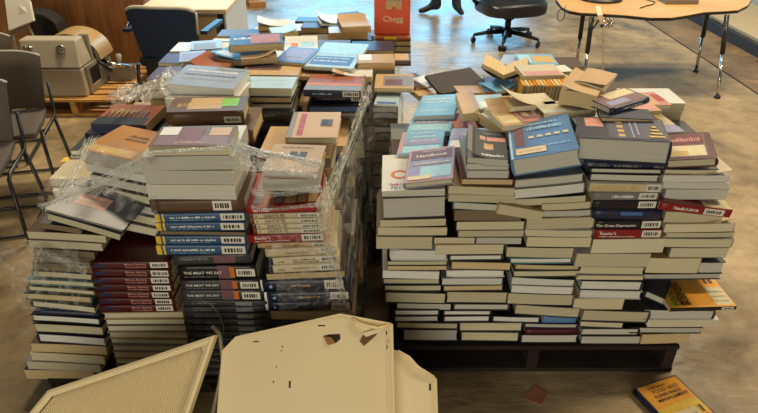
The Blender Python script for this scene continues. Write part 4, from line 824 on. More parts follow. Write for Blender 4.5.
# ribbed framed panel, left
hit3, M3 = leaning(.93, math.radians(47))
q = hit3
r = thing('light_panel', 'cream framed ribbed lens panel slanting in front of the left pile', 'metal panel', M=M3)
TR_, TL_, BL_ = Vector(q(216, 335)), Vector(q(50, 390)), Vector(q(27, 418))
BR_ = Vector(q(188, 418))
ext = lambda a_, c_: c_ + (c_ - a_).normalized() * ((c_.y - .015) / max(.05, -(c_ - a_).normalized().y)) if False else None
dR = (BR_ - TR_).normalized(); BR_ = TR_ + dR * ((TR_.y - .012) / -dR.y)
dL = (BL_ - TL_).normalized(); BL_ = TL_ + dL * ((TL_.y - .012) / -dL.y)
out = [TL_, BL_, BR_, TR_]
def inset(poly, k):
    n = len(poly); res = []
    cen = sum(poly, Vector((0, 0))) / n
    for i in range(n):
        p0_, p1_, p2_ = poly[i - 1], poly[i], poly[(i + 1) % n]
        e0, e1 = (p1_ - p0_).normalized(), (p2_ - p1_).normalized()
        n0, n1 = Vector((-e0.y, e0.x)), Vector((-e1.y, e1.x))
        if n0.dot(cen - p1_) < 0: n0, n1 = -n0, -n1
        bis = n0 + n1; res.append(p1_ + bis * (k / max(.2, 1 + n0.dot(n1))))
    return res
inn, inn2 = inset(out, .008), inset(out, .02)
b = MB()
for ring0, ring1, za, zb_ in ((out, inn, .012, .016), (inn, inn2, .016, .007)):
    for i in range(4):
        j = (i + 1) % 4
        b.add([(*ring0[i], za), (*ring0[j], za), (*ring1[j], zb_), (*ring1[i], zb_)], [(0, 1, 2, 3)], CRM)
for i in range(4):
    j = (i + 1) % 4; b.add([(*out[i], -.025), (*out[j], -.025), (*out[j], .012), (*out[i], .012)], [(0, 1, 2, 3)], CRM)
b.build('frame', r)
b = MB()    # ribs fill the frame, clipped to it
e_ = (inn2[3] - inn2[0]).normalized(); nrm = Vector((-e_.y, e_.x));
if nrm.dot(inn2[1] - inn2[0]) < 0: nrm = -nrm
rd = (Vector((0, -1)) + Vector((.35, 0))).normalized()
def clip(pt, dr):
    ts = []
    for i in range(4):
        p_, e2 = inn2[i], inn2[(i + 1) % 4] - inn2[i]; den = dr.x * e2.y - dr.y * e2.x
        if abs(den) < 1e-9: continue
        w_ = p_ - pt; t_ = (w_.x * e2.y - w_.y * e2.x) / den; s_ = (w_.x * dr.y - w_.y * dr.x) / den
        if 0 <= s_ <= 1: ts.append(t_)
    return (min(ts), max(ts)) if len(ts) >= 2 else None
b.add([(*p_, -.004) for p_ in inn2], [(0, 1, 2, 3)], CR2)
perp = Vector((-rd.y, rd.x)); c0 = sum(inn2, Vector((0, 0))) / 4
for k in range(-90, 91):
    pt = c0 + perp * (k * .0062); cl = clip(pt, rd)
    if cl and cl[1] - cl[0] > .02:
        a_, c_ = pt + rd * cl[0], pt + rd * cl[1]; hw = perp * .0022
        b.add([(*(a_ - hw), -.0035), (*(c_ - hw), -.0035), (*c_, .0008), (*a_, .0008), (*(a_ + hw), -.0035), (*(c_ + hw), -.0035)], [(0, 1, 2, 3), (3, 2, 5, 4)], CR2)
b.build('ribbed_lens', r)
# flexible conduit
cp = [(212, 326, 1.44), (219, 334, 1.42), (221, 345, 1.40), (222.5, 360, 1.375), (220, 380, 1.33), (216, 400, 1.28), (211, 425, 1.2), (206, 455, 1.1)]
pts = [at_y(*c_) for c_ in cp]; sm = []
for i in range(len(pts) - 1):
    p0_, p1_, p2_, p3_ = pts[max(i - 1, 0)], pts[i], pts[i + 1], pts[min(i + 2, len(pts) - 1)]
    for k in range(30):
        t = k / 30; sm.append(.5 * ((2 * p1_) + (p2_ - p0_) * t + (2 * p0_ - 5 * p1_ + 4 * p2_ - p3_) * t * t + (3 * p1_ - p0_ - 3 * p2_ + p3_) * t ** 3))
b = MB(); b.tube(sm, [.0068 if i % 3 else .0052 for i in range(len(sm))], plain('conduit_metal', (206, 192, 160), .4, metal=.1), 10)
tag(b.build('conduit'), 'grey ribbed flexible conduit curving between the lens panel and the large housing', 'conduit')
b = MB(); wp = [at_y(x, y, d_) for x, y, d_ in ((202, 300, 1.485), (212, 305, 1.482), (220, 316, 1.478), (224, 328, 1.46), (222, 338, 1.43), (217, 346, 1.40))]
b.tube(wp, .0016, plain('wire_grey', (130, 124, 104), .5), 6); tag(b.build('wire'), 'thin grey wire looping up from the flexible conduit', 'wire')
# ================================================================== GREY STACKING CHAIRS, LEFT
SH = plain('chair_shell', (104, 94, 82), .35, var=.05); SHE = plain('chair_edge', (190, 182, 168), .35); PAD = plain('chair_pad', (92, 82, 76), .85, bump=.2, scale=60); TUB = plain('black_tube', (30, 29, 28), .35)
BLK = plain('black_plastic', (22, 22, 24), .4)
def grey_chair(label, x, y, rz, sc=1.):
    r = thing('stacking_chair', label, 'chair', (x, y, 0), rz, 'grey stacking chairs in a row'); r.scale = (sc,) * 3
    b = MB()
    def sh(u, v, off=0):
        a = (u - .5) * 1.9; R_ = .30
        wv = .24 * math.sin(a) / math.sin(.95) * (1 - .12 * (1 - v) ** 2)
        return Vector((wv, .20 + .10 * v * v - .10 * (1 - math.cos(a)) * 1.0 + off, .47 + .36 * v * (1 - .10 * (2 * u - 1) ** 2 * v)))
    b.grid(lambda u, v: sh(u, v), 14, 10, SH); b.grid(lambda u, v: sh(1 - u, v, .012), 14, 10, SH)
    b.tube([sh(i / 14, 1) + Vector((0, .006, 0)) for i in range(15)], .008, SHE, 6); b.build('backrest', r)
    b = MB(); b.box(-.23, .23, -.24, .2, .43, .47, PAD, 8, 8, 1, lambda p, u, v, w_: (p[0] * (1 - .12 * (v > .5) * (v - .5) * 2), p[1], p[2] - .03 * max(0, .25 - v) ** 1 + .0 - .012 * math.sin(PI * u) * w_), True); b.build('seat', r, .006)
    for s in (-1, 1):
        b = MB(); x_ = s * .25
        b.tube([(x_, .24, .62), (x_, .2, .46), (x_, .17, .41), (x_, -.16, .41), (x_, -.2, .39), (x_ * 1.04, -.25, .05), (x_ * 1.04, -.24, .018), (x_ * 1.04, -.2, .014), (x_ * 1.04, .2, .014), (x_ * 1.04, .23, .02), (x_ * 1.02, .24, .05), (x_, .16, .40)], .0115, TUB, 8); b.build('leg', r)
    for y_, z_ in ((.18, .014), (-.18, .014), (-.05, .40)):
        b = MB(); b.tube([(-.26, y_, z_), (.26, y_, z_)], .009, TUB, 6); b.build('crossbar', r)
for a_ in CHAIRS: grey_chair(*a_)
# ================================================================== MACHINE ON ITS PALLET
BEI = plain('machine_beige', (184, 172, 150), .42, var=.06, scale=5); BEI2 = plain('machine_grey', (150, 142, 126), .4, metal=.2); CHR = plain('chrome', (190, 186, 178), .18, metal=1.)
pallet('yellow wooden pallet under the beige machine', -2.53, -1.86, 4.06, 4.86, PY, .13)
r = thing('machine', 'beige metal shop machine with a curved hood on a yellow pallet', 'machine', (-2.1, 4.12, .131))
b = MB(); b.add([(-.37, 0, 0), (0, 0, 0), (0, .5, 0), (-.37, .5, 0), (-.39, 0, .2), (.0, 0, .2), (0, .5, .2), (-.39, .5, .2)], [(3, 2, 1, 0), (4, 5, 6, 7), (0, 1, 5, 4), (1, 2, 6, 5), (2, 3, 7, 6), (3, 0, 4, 7)], BEI); b.build('base_cabinet', r, .008)
b = MB(); b.hexa([(-.40, .0, .205), (-.0, .0, .205), (-.0, .2, .205), (-.40, .2, .205), (-.43, .085, .385), (-.03, .085, .385), (-.03, .2, .385), (-.43, .2, .385)], BEI); b.build('front_panel', r, .01)
def on_panel(x, z): return (x, .085 * (z - .205) / .18 - .002, z)
b = MB(); c_ = on_panel(-.13, .325); b.lathe([(.034, .0), (.034, -.012), (.026, -.014), (.02, -.012), (.018, -.03), (.004, -.031)], CHR, 18, c_, 'y'); b.build('dial', r)
for x in (-.38, -.345):
    b = MB(); b.lathe([(.016, 0), (.016, -.012), (.004, -.016)], CHR, 12, on_panel(x, .335), 'y'); b.build('bolt', r)
b = MB(); b.box(-.06, .0, .2, .235, .2, .39, BEI2); b.box(.0, .012, .05, .42, .0, .05, BEI2); b.box(.0, .012, .05, .42, .17, .2, BEI2); b.box(.0, .012, .05, .1, .05, .17, BEI2); b.box(.0, .012, .26, .42, .05, .17, BEI2); b.box(.0, .004, .1, .26, .05, .17, BLK); b.build('side_frame', r, .003)
b = MB()
def arc(u, v, R_):
    a = PI * (1 - u); return Vector((-.18 + R_ * math.cos(a) * 1.15, .25 + .24 * v, .19 + R_ * math.sin(a)))
b.grid(lambda u, v: arc(u, v, .19), 22, 3, plain('hood_tan', (206, 168, 112), .3, metal=.3)); b.grid(lambda u, v: arc(1 - u, v, .165), 22, 3, BEI2)
for v in (0, 1): b.grid(lambda u, w_: arc(u if v == 0 else 1 - u, v, .165 + .02 * w_), 22, 1, CHR)
b.build('hood', r)
b = MB(); b.lathe([(.16, .27), (.16, .46)], plain('drum_dark', (70, 66, 60), .35, metal=.6), 24, (-.14, 0, .2), 'y'); b.build('drum', r)
b = MB(); b.box(.03, .2, .34, .44, .0, .1, BEI2); b.tube([(.02, .32, .16), (.1, .3, .14), (.19, .36, .1)], .018, CHR, 10); b.tube([(-.02, .24, .22), (.09, .27, .1)], .014, TUB, 8); b.tube([(.12, .36, .1), (.13, .36, .2)], .02, BEI2, 10); b.build('lever_arm', r)
# ================================================================== WOODEN DESK AND CABINET
OAK = wood_mat('desk_oak', (176, 120, 68), (136, 88, 48), (9, 9, 1.2), .38)
r = thing('desk', 'brown oak veneer desk turned with its back panel towards the machine', 'desk', (-2.75, 5.25, 0))
b = MB(); b.box(-.75, .75, 0, .03, .02, .72, OAK); b.build('back_panel', r, .002)
b = MB(); b.box(-.78, .78, -.03, .72, .72, .755, OAK); b.build('desktop', r, .003)
for s in (-1, 1):
    b = MB(); b.box(s * .74 - .015, s * .74 + .015, .03, .68, .0, .72, OAK); b.build('side_panel', r, .002)
CRE = plain('cabinet_top', (222, 198, 156), .55, var=.05, scale=4); TANP = plain('cabinet_front', (198, 164, 116), .5, var=.06); PALE = plain('cabinet_side', (206, 202, 190), .4, var=.04)
r = thing('cabinet', 'cream office cabinet with a tan front behind the navy armchair', 'cabinet', (-1.45, 4.62, 0))
b = MB(); b.box(-.33, .29, .01, .78, .02, .6, PALE); b.build('body', r, .004)
b = MB(); b.box(-.31, .23, -.008, .01, .03, .58, TANP); b.build('drawer_front', r, .003)
b = MB(); b.box(.235, .275, -.01, .012, .02, .6, BLK); b.build('corner_post', r)
b = MB(); b.box(-.36, .31, -.025, .8, .6, .635, CRE); b.build('cabinet_top', r, .006)
# ================================================================== NAVY ARMCHAIR
NAV = plain('navy_fabric', (24, 40, 64), .8, scale=90, var=.2, bump=.15); NED = plain('chair_trim', (196, 184, 156), .4)
r = thing('armchair', 'navy padded office armchair seen from behind at the left pile', 'chair', (-1.44, 4.02, -.0), math.radians(-6))
def brd(u, v, off=0):
    x = (u - .5) * .47 * (1 - .16 * (1 - v)); cnr = abs(2 * u - 1)
    return Vector((x, -.05 * v + .05 * (2 * u - 1) ** 2 + off, .415 + .36 * v - .03 * (cnr ** 6) * (v > .8) + .02 * (cnr ** 6) * (v < .15)))
b = MB(); b.grid(lambda u, v: brd(u, v), 12, 10, NAV); b.grid(lambda u, v: brd(1 - u, v, .05), 12, 10, NAV)
for k in (lambda t: (t, 1), lambda t: (0, t), lambda t: (1, t), lambda t: (t, 0)): b.grid(lambda u, v: brd(*k(u), .05 * v), 12, 1, NAV)
b.build('backrest', r)
b = MB(); b.tube([brd(i / 12, 1, .025) + Vector((0, 0, .004)) for i in range(13)], .014, NED, 8); b.tube([brd(1, i / 6, .02) + Vector((.006, 0, 0)) for i in range(6, 2, -1)], .008, NED, 6); b.build('back_trim', r)
b = MB(); b.box(-.23, .23, .04, .48, .36, .43, NAV, 4, 4, 1); b.build('seat', r, .02)
b = MB(); b.box(-.17, .17, -.0, .03, .30, .44, BLK); b.build('back_bracket', r, .01)
for s in (-1, 1):
    b = MB(); b.box(s * .27 - .025, s * .27 + .025, .03, .36, .6, .625, BLK); b.tube([(s * .27, .3, .6), (s * .275, .3, .43), (s * .22, .27, .4)], .014, BLK, 8); b.build('armrest', r, .006)
    for y_ in (.0, .44):
        b = MB(); b.tube([(s * .22, y_, .39), (s * .25, y_ + (.05 if y_ else -.06), .01)], .013, TUB, 8); b.build('leg', r)
for p_ in ((-.222, .0, .66),):
    b = MB(); b.lathe([(.012, 0), (.018, -.01), (.008, -.022)], CHR, 12, p_, 'x'); b.build('chrome_bolt', r)
# ================================================================== WHITE TILTED PANEL AND BLACK BAG
WHT = plain('white_laminate', (224, 218, 206), .35, var=.05)
r = thing('folding_desk', 'white tilted desk leaf on a grey bracket beside the oak desk', 'desk', at_y(22, 40, 4.95))
o_ = Vector(r.location); cs = [at_y(10, 31, 4.9), at_y(35.5, 21, 4.9), at_y(31.5, 1, 5.0), at_y(5, -8, 5.0)]
b = MB(); b.hexa([p_ - o_ for p_ in cs] + [p_ - o_ + Vector((0, -.02, .006)) for p_ in cs], WHT); b.build('desk_leaf', r, .004)
b = MB(); b.tube([at_y(12, 33, 4.93) - o_, at_y(28, 26, 4.93) - o_, at_y(34, 38, 4.93) - o_, Vector((.06, .0, -o_.z + .01))], .014, BEI2, 8); b.tube([at_y(12, 33, 4.93) - o_, Vector((-.1, .02, -o_.z + .01))], .014, BEI2, 8); b.build('bracket', r)
r = MB(); p_ = at_y(42, 30, 5.02)
def bag(p, u, v, w_): return (p[0] + .03 * math.sin(3 * w_ + u), p[1] + .03 * math.sin(4 * u), p[2] - .05 * w_ * (2 * u - .2) ** 2 * .5)
r.box(p_.x - .1, p_.x + .17, 5.0, 5.18, .0, .52, plain('bag_black', (30, 28, 30), .75, bump=.3, scale=12), 6, 4, 6, bag, True); tag(r.build('bag', None, .02), 'slumped black bag between the beige machine and the oak desk', 'bag')
# ================================================================== OFFICE CHAIR
LEA = plain('black_leather', (34, 36, 42), .28, var=.1, bump=.1, scale=25)
cf = at_z(506, 42.5, .0)
r = thing('office_chair', 'black leather swivel office chair on a five star castor base', 'chair', (cf.x, cf.y, 0), .3)
b = MB(); b.box(-.31, .31, -.29, .27, .29, .45, LEA, 10, 10, 4, lambda p, u, v, w_: (p[0] * (1 - .16 * (2 * v - 1) ** 4), p[1] * (1 - .16 * (2 * u - 1) ** 4), p[2] - .05 * ((2 * u - 1) ** 4 + (2 * v - 1) ** 4) * (w_ - .3)), True); b.build('seat', r, .02)
b = MB(); b.box(-.27, .27, .24, .36, .45, 1.04, LEA, 8, 2, 8, lambda p, u, v, w_: (p[0] * (1 - .2 * (2 * w_ - 1) ** 4), p[1] + .06 * (w_ - .2) ** 2 + .03 * (2 * u - 1) ** 2, p[2]), True); b.build('backrest', r, .02)
b = MB(); b.lathe([(.05, .06), (.05, .14), (.03, .15), (.03, .22), (.05, .23), (.09, .27), (.1, .295)], BLK, 16); b.build('gas_column', r)
for k in range(5):
    a = 2 * PI * k / 5 + .35; c_, s_ = math.cos(a), math.sin(a)
    b = MB(); b.tube([(.03 * c_, .03 * s_, .115), (.2 * c_, .2 * s_, .10), (.325 * c_, .325 * s_, .08)], [.028, .022, .015], BLK, 8); b.build('base_arm', r)
    b = MB()
    for e_ in (-.014, .014):
        x_, y_ = .33 * c_ - s_ * e_, .33 * s_ + c_ * e_
        b.lathe([(.004, -.009), (.028, -.009), (.03, 0), (.028, .009), (.004, .009)], BLK, 14, (0, 0, 0), 'x'); n_ = 14 * 5
        b.v[-n_:] = [tuple(Vector((x_, y_, .0305)) + Matrix.Rotation(a + PI / 2 + .4 * k, 3, 'Z') @ Vector(q_)) for q_ in b.v[-n_:]]
    b.tube([(.33 * c_, .33 * s_, .03), (.33 * c_, .33 * s_, .085)], .008, BLK, 6); b.build('caster', r)
for s in (-1, 1):
    b = MB(); b.tube([(s * .29, .1, .36), (s * .35, .1, .42), (s * .345, .06, .66), (s * .33, -.1, .69), (s * .32, -.2, .67)], .02, BLK, 8); b.build('armrest', r)
# ================================================================== PERSON (feet and trouser legs show)
def person():
    f0, f1 = at_z(436, 12.5, 0), at_z(454.5, 11.5, 0); f1.y = f0.y - .02
    base = (f0 + f1) / 2
    J = {}; E = []; Rr = {}
    def V(n, p, r_): J[n] = Vector(p); Rr[n] = r_
    hx = (f1.x - f0.x) / 2
    V('pel', (0, 0, .98), .15); V('waist', (0, .0, 1.12), .135); V('chest', (0, .0, 1.33), .15); V('neck', (0, 0, 1.5), .06); V('jaw', (0, -.02, 1.6), .075); V('head', (0, -.01, 1.7), .095); V('crown', (0, 0, 1.77), .06)
    for n, s, foot in (('l', -1, (-.15, -.03)), ('r', 1, (.05, -.13))):
        V(n + 'hip', (s * .1, 0, .92), .105); V(n + 'knee', (s * (.1 + hx) / 2 + s * .01, -.02, .5), .068); V(n + 'ank', (s * hx, 0, .1), .045); V(n + 'heel', (s * hx - foot[0] * .25, -foot[1] * .3, .04), .036); V(n + 'ball', (s * hx + foot[0], foot[1], .036), .034); V(n + 'toe', (s * hx + foot[0] * 1.4, foot[1] * 1.4, .03), .026)
        E += [('pel', n + 'hip'), (n + 'hip', n + 'knee'), (n + 'knee', n + 'ank'), (n + 'ank', n + 'heel'), (n + 'ank', n + 'ball'), (n + 'ball', n + 'toe')]
        V(n + 'sho', (s * .18, 0, 1.42), .065); V(n + 'elb', (s * .24, .02, 1.13), .046); V(n + 'wri', (s * .25, -.08, .9), .03); V(n + 'palm', (s * .25, -.1, .82), .034)
        E += [('chest', n + 'sho'), (n + 'sho', n + 'elb'), (n + 'elb', n + 'wri'), (n + 'wri', n + 'palm')]
        for f in range(4):
            V(n + f'f{f}', (s * .25, -.075 - .022 * f, .765 - .004 * abs(f - 1.5)), .010); V(n + f'g{f}', (s * .242, -.07 - .022 * f, .715 + .006 * abs(f - 1.5)), .008); E += [(n + 'palm', n + f'f{f}'), (n + f'f{f}', n + f'g{f}')]
        V(n + 'th', (s * .235, -.15, .82), .011); V(n + 'th2', (s * .228, -.16, .775), .009); E += [(n + 'palm', n + 'th'), (n + 'th', n + 'th2')]
    E += [('pel', 'waist'), ('waist', 'chest'), ('chest', 'neck'), ('neck', 'jaw'), ('jaw', 'head'), ('head', 'crown')]
    names = list(J); me = bpy.data.meshes.new('person'); me.from_pydata([J[n] for n in names], [(names.index(a), names.index(c_)) for a, c_ in E], [])
    o = bpy.data.objects.new('person', me); C.objects.link(o)
    sk = o.modifiers.new('skin', 'SKIN'); o.modifiers.new('sub', 'SUBSURF').levels = 2; o.modifiers['sub'].render_levels = 2
    for i, n in enumerate(names):
        v = me.skin_vertices[0].data[i]; v.radius = (Rr[n], Rr[n] * (.78 if n in ('pel', 'waist', 'chest') else 1)); v.use_root = (n == 'pel')
    dg = bpy.context.evaluated_depsgraph_get(); m2 = bpy.data.meshes.new_from_object(o.evaluated_get(dg)); o.modifiers.clear(); o.data = m2
    mats = [plain('dark_trousers', (34, 38, 50), .85), plain('black_shoe', (24, 22, 24), .4), plain('grey_shirt', (96, 100, 108), .85), plain('skin', (196, 148, 120), .55)]
    for m in mats: m2.materials.append(m)
    for p in m2.polygons:
        z = p.center.z; p.use_smooth = True; arm = abs(p.center.x) > .19 and z > .68 and z < 1.2
        p.material_index = 1 if z < .085 else 3 if (z > 1.5 or (arm and z < 1.0)) else 2 if (z > 1.02 or arm) else 0
    o.location = (base.x, base.y, .0)
    tag(o, 'person in dark trousers and black shoes standing beyond the piles, one foot turned aside', 'person')
    b = MB(); b.lathe([(.06, 1.60), (.098, 1.64), (.112, 1.70), (.105, 1.765), (.075, 1.81), (.01, 1.83)], plain('hair_brown', (60, 44, 34), .7), 20); b.v = [(x, y * 1.05 + .022, z) for x, y, z in b.v]; b.build('hair', o)
    b = MB()
    for s in (-1, 1): b.lathe([(.001, 0), (.011, .002), (.011, .006), (.001, .01)], INK['white'], 10, (s * .034, -.108, 1.695), 'y')
    b.build('eye', o)
    b = MB(); b.add([(-.012, -.1, 1.645), (.012, -.1, 1.645), (0, -.125, 1.648), (0, -.1, 1.69)], [(0, 1, 2), (0, 2, 3), (2, 1, 3)], mats[3]); b.build('nose', o)
    b = MB(); b.box(-.024, .024, -.1, -.092, 1.612, 1.622, plain('lips', (160, 96, 88), .5)); b.build('mouth', o)
    for s in (-1, 1):
        b = MB(); b.lathe([(.001, -.008), (.022, -.006), (.026, 0), (.018, .006), (.001, .008)], mats[3], 10, (s * .1, .0, 1.685), 'x'); b.build('ear', o)
person()
# ================================================================== KIDNEY TABLE
zt_ = .60
TOP = wood_mat('table_laminate', (226, 184, 128), (206, 156, 100), (1, 6, 6), .3)
fr_ = [(559, 3), (562, 7), (569, 10.5), (580, 12.5), (600, 13.5), (625, 15), (650, 17.5), (672, 17.5), (688, 15), (704, 12), (725, 11), (738, 10), (748, 5), (752, -1)]
fp = [at_z(x, y, zt_) for x, y in fr_]
r = thing('activity_table', 'wavy edged laminate activity table with black and chrome legs', 'table', (2.1, 4.6, 0))
o_ = Vector(r.location); out_ = [(p_.x - o_.x, p_.y - o_.y) for p_ in fp]
yb = 5.25 - o_.y
out_ += [(fp[-1].x - o_.x - .02, yb - .15), (fp[-1].x - o_.x - .12, yb), (.35, yb + .03), (-.3, yb + .03), (fp[0].x - o_.x + .1, yb), (fp[0].x - o_.x + .01, yb - .15)]
b = MB(); b.prism(out_, zt_ - .004, zt_, TOP); b.build('tabletop', r)
b = MB(); b.prism([(x * 1.004, y * 1.004) for x, y in out_], zt_ - .024, zt_ - .0045, BLK); b.build('edge_band', r)
for (tx, ty), (fx, fy), fd in (((592, 17), (582, 92), None), ((727, 15), (717, 98), None), ((581, 16), (575, 74), 1), ((704, 15), (695.5, 72), 1)):
    f_ = at_z(fx, fy, 0) - o_; t_ = at_z(tx, ty, zt_ - .03); t_ = at_z(tx, ty, zt_ - .026) - o_
    if fd: t_ = Vector((at_y(tx, ty, f_.y + o_.y).x - o_.x, f_.y - .04, zt_ - .026))
    m_ = t_.lerp(f_, .46); b = MB(); b.tube([t_, m_], .018, TUB, 12); lg = b.build('leg', r)
    b = MB(); b.tube([m_, f_ + Vector((0, 0, .02))], .012, CHR, 12); b.build('chrome_tube', lg); b = MB(); b.lathe([(.015, .0), (.022, .0005), (.022, .018), (.016, .024)], BLK, 12, f_); b.build('foot_glide', lg)
b = MB(); pa, pc = at_y(592, 30, 4.75) - o_, at_y(601, 17, 4.75) - o_; b.tube([pa, pc], .006, TUB, 6); b.build('brace', r); b = MB(); pa, pc = at_y(725, 26, 4.45) - o_, at_y(712, 19, 4.6) - o_; b.tube([pa, pc], .006, TUB, 6); b.build('brace', r)
# things on and hanging from the table
p_ = at_z(604, 2, zt_)
b = MB(); b.lathe([(.17, .0), (.175, .008), (.165, .02), (.05, .03), (.04, .12)], BLK, 24, (p_.x, p_.y + .1, zt_ + .0005)); tag(b.build('monitor_stand'), 'round black monitor stand on the left half of the activity table', 'stand')
p_ = at_z(682, 4.5, zt_)
r2 = thing('tray', 'grey brown paper tray on the right half of the activity table', 'tray', (p_.x, p_.y, zt_ + .0005))
b = MB(); b.box(-.13, .13, 0, .25, 0, .035, plain('tray_grey', (120, 108, 92), .5)); b.build('tray_body', r2, .004); b = MB(); b.box(-.1, .11, .02, .23, .0355, .04, LABELW); b.build('paper_sheet', r2)
b = MB()
pts = [at_z(640, 8, zt_ + .004), at_z(646, 6, zt_ + .004), at_z(653, 4.5, zt_ + .004), at_z(655, 2, zt_ + .004), at_z(648, 0, zt_ + .004), at_z(640, -2, zt_ + .004)]
b.tube(pts, .0045, BLK, 6); tag(b.build('cable'), 'short black cable lying curled on the middle of the activity table', 'cable')
b = MB(); cc = at_y(561, 15, 4.62); b.tube([at_y(566, 6, 4.66)] + [cc + Vector((.028 * math.cos(t), 0, .045 * math.sin(t))) for t in [1.2 - k * .5 for k in range(12)]], .0035, TUB, 6); tag(b.build('hanging_cord'), 'dark cable hanging in a loop off the left end of the table', 'cable')
b = MB()
tp = [at_z(592, 6, zt_ + .003), at_z(598, 6, zt_ + .003), at_z(599, 11, zt_ + .003), at_z(600, 15.2, zt_ + .004)]
tp += [at_y(601.5, 20, tp[-1].y - .008), at_y(604, 24, tp[-1].y - .01)]
for i in range(len(tp) - 1): b.add([tp[i] + Vector((-.02, 0, 0)), tp[i] + Vector((.02, 0, 0)), tp[i + 1] + Vector((.02, 0, 0)), tp[i + 1] + Vector((-.02, 0, 0)), tp[i] + Vector((-.02, .001, .001)), tp[i] + Vector((.02, .001, .001)), tp[i + 1] + Vector((.02, .001, .001)), tp[i + 1] + Vector((-.02, .001, .001))], [(0, 3, 2, 1), (4, 5, 6, 7), (0, 1, 5, 4), (2, 3, 7, 6), (1, 2, 6, 5), (3, 0, 4, 7)], plain('strap_beige', (226, 196, 160), .7))
tag(b.build('strap'), 'beige strap flopped over the front edge of the activity table', 'strap')
r3 = thing('trinket', 'silver star shaped trinket hanging under the table edge', 'ornament', at_y(609, 23, 4.40)); o3 = Vector(r3.location)
b = MB()
for k in range(9):
    a = 2 * PI * k / 9; b.tube([(0, 0, 0), (.04 * math.cos(a), .012 * math.sin(3 * a), .04 * math.sin(a))], [.012, .004], CHR, 5)
b.build('star', r3); b = MB(); b.tube([(0, 0, .03), at_y(608, 15.5, 4.40) - o3], .002, TUB, 5); b.build('cord', r3)
b = MB(); b.tube([at_y(600.5, 26.5, 4.6), at_y(604, 24.3, 4.6)], [.014, .009], BLK, 8); b.tube([at_y(604, 24.3, 4.6), at_y(606, 17.5, 4.6)], .003, BLK, 5); tag(b.build('hand_tool'), 'small black handled tool dangling under the table beside the strap', 'tool')
fm_, nt, pb = new_mat('clear_film_strip'); pb.inputs['Base Color'].default_value = lin((236, 226, 200)); pb.inputs['Roughness'].default_value = .25; pb.inputs['Alpha'].default_value = .5
b = MB(); f_ = at_z(602.5, 84, 0); t_ = at_y(603, 27, f_.y)
b.grid(lambda u, v: (f_.x + (t_.x - f_.x) * v + .016 * (u - .5) * (1 + .3 * math.sin(9 * v)), f_.y - .02 * math.sin(3 * v) * (u - .3), .004 + (t_.z - .004) * v), 2, 14, fm_); tag(b.build('packing_tape'), 'clear strip of packing tape hanging from the table to the floor', 'tape')
# ================================================================== SCRAPS AND BOXES
def scrap(label, corners, mat, h=.006, name='paper_scrap', cat='paper'):
    b = MB(); p = [at_z(*c_, .003) for c_ in corners]
    b.hexa([(q_.x, q_.y, .0008) for q_ in p] + [(q_.x, q_.y, .0025 + h * (i % 2)) for i, q_ in enumerate(p)], mat); tag(b.build(name), label, cat)
scrap('reddish brown cardboard scrap on the floor before the right pile', [(523, 398), (541, 405), (547.5, 393), (535, 385.5)], plain('scrap_brown', (176, 108, 76), .7), .0015, 'cardboard_scrap', 'cardboard')
scrap('yellow paper note on the floor by the grey chairs', [(60, 162), (71, 161.5), (74, 157), (65, 158)], plain('note_yellow', (236, 196, 70), .6))
for (x, y, w_, h_, lab) in ((250, 5, .26, .12, 'brown carton lying on the far floor behind the cream cabinet'), (258, 7.5, .2, .06, 'flat tan carton in front of the brown one on the far floor')):
    p_ = at_z(x, y, 0); r = thing('carton', lab, 'box', (p_.x, p_.y, 0), .3); b = MB(); b.box(-w_ / 2, w_ / 2, 0, .18, .0005, h_, plain('cardboard', (168, 118, 68), .75)); b.build('box_body', r, .004)
    b = MB(); b.box(-w_ / 2, w_ / 2, .0, .088, h_, h_ + .004, plain('cardboard_flap', (190, 140, 86), .75)); b.build('flap', r)
# ================================================================== STRETCH WRAP
def film_mat(nm='stretch_film', lo=.04, hi=.3, sc=22):
    m = bpy.data.materials.new(nm); m.use_nodes = True; nt = m.node_tree; nt.nodes.clear(); N = nt.nodes.new; L = nt.links.new
    out = N('ShaderNodeOutputMaterial'); tr = N('ShaderNodeBsdfTransparent'); pr = N('ShaderNodeBsdfPrincipled'); mx = N('ShaderNodeMixShader')
    pr.inputs['Base Color'].default_value = (.86, .85, .8, 1); pr.inputs['Roughness'].default_value = .14; pr.inputs['Specular IOR Level'].default_value = .8
    tr.inputs['Color'].default_value = (.96, .96, .95, 1)
    tc = N('ShaderNodeTexCoord'); n1 = N('ShaderNodeTexNoise'); n1.inputs['Scale'].default_value = sc; n1.inputs['Detail'].default_value = 5; n1.inputs['Distortion'].default_value = 1.6
    mp = N('ShaderNodeMapping'); mp.inputs['Scale'].default_value = (1, .35, 1.); mp.inputs['Rotation'].default_value = (.5, 0, 0); L(tc.outputs['Object'], mp.inputs['Vector']); L(mp.outputs['Vector'], n1.inputs['Vector'])
    cr = N('ShaderNodeValToRGB'); e = cr.color_ramp.elements; e[0].position = .47; e[0].color = (lo, lo, lo, 1); e[1].position = .7; e[1].color = (hi, hi, hi, 1)
    L(n1.outputs['Fac'], cr.inputs['Fac']); L(cr.outputs['Color'], mx.inputs['Fac']); L(tr.outputs[0], mx.inputs[1]); L(pr.outputs[0], mx.inputs[2]); L(mx.outputs[0], out.inputs['Surface'])
    bp = N('ShaderNodeBump'); bp.inputs['Strength'].default_value = .7; bp.inputs['Distance'].default_value = .01; L(n1.outputs['Fac'], bp.inputs['Height']); L(bp.outputs['Normal'], pr.inputs['Normal'])
    return m
FILM = film_mat()
FLANK = film_mat('flank_film', .1, .46, 16)
BAND = film_mat('gathered_film', .12, .8, 48)  # dense white streaks put glints into the colour of the pleats
STR = plain('film_strand', (236, 234, 226), .15, var=.05)  # film strands, whitened to stand in for glints along the creases
STR.node_tree.nodes['Principled BSDF'].inputs['Alpha'].default_value = .55
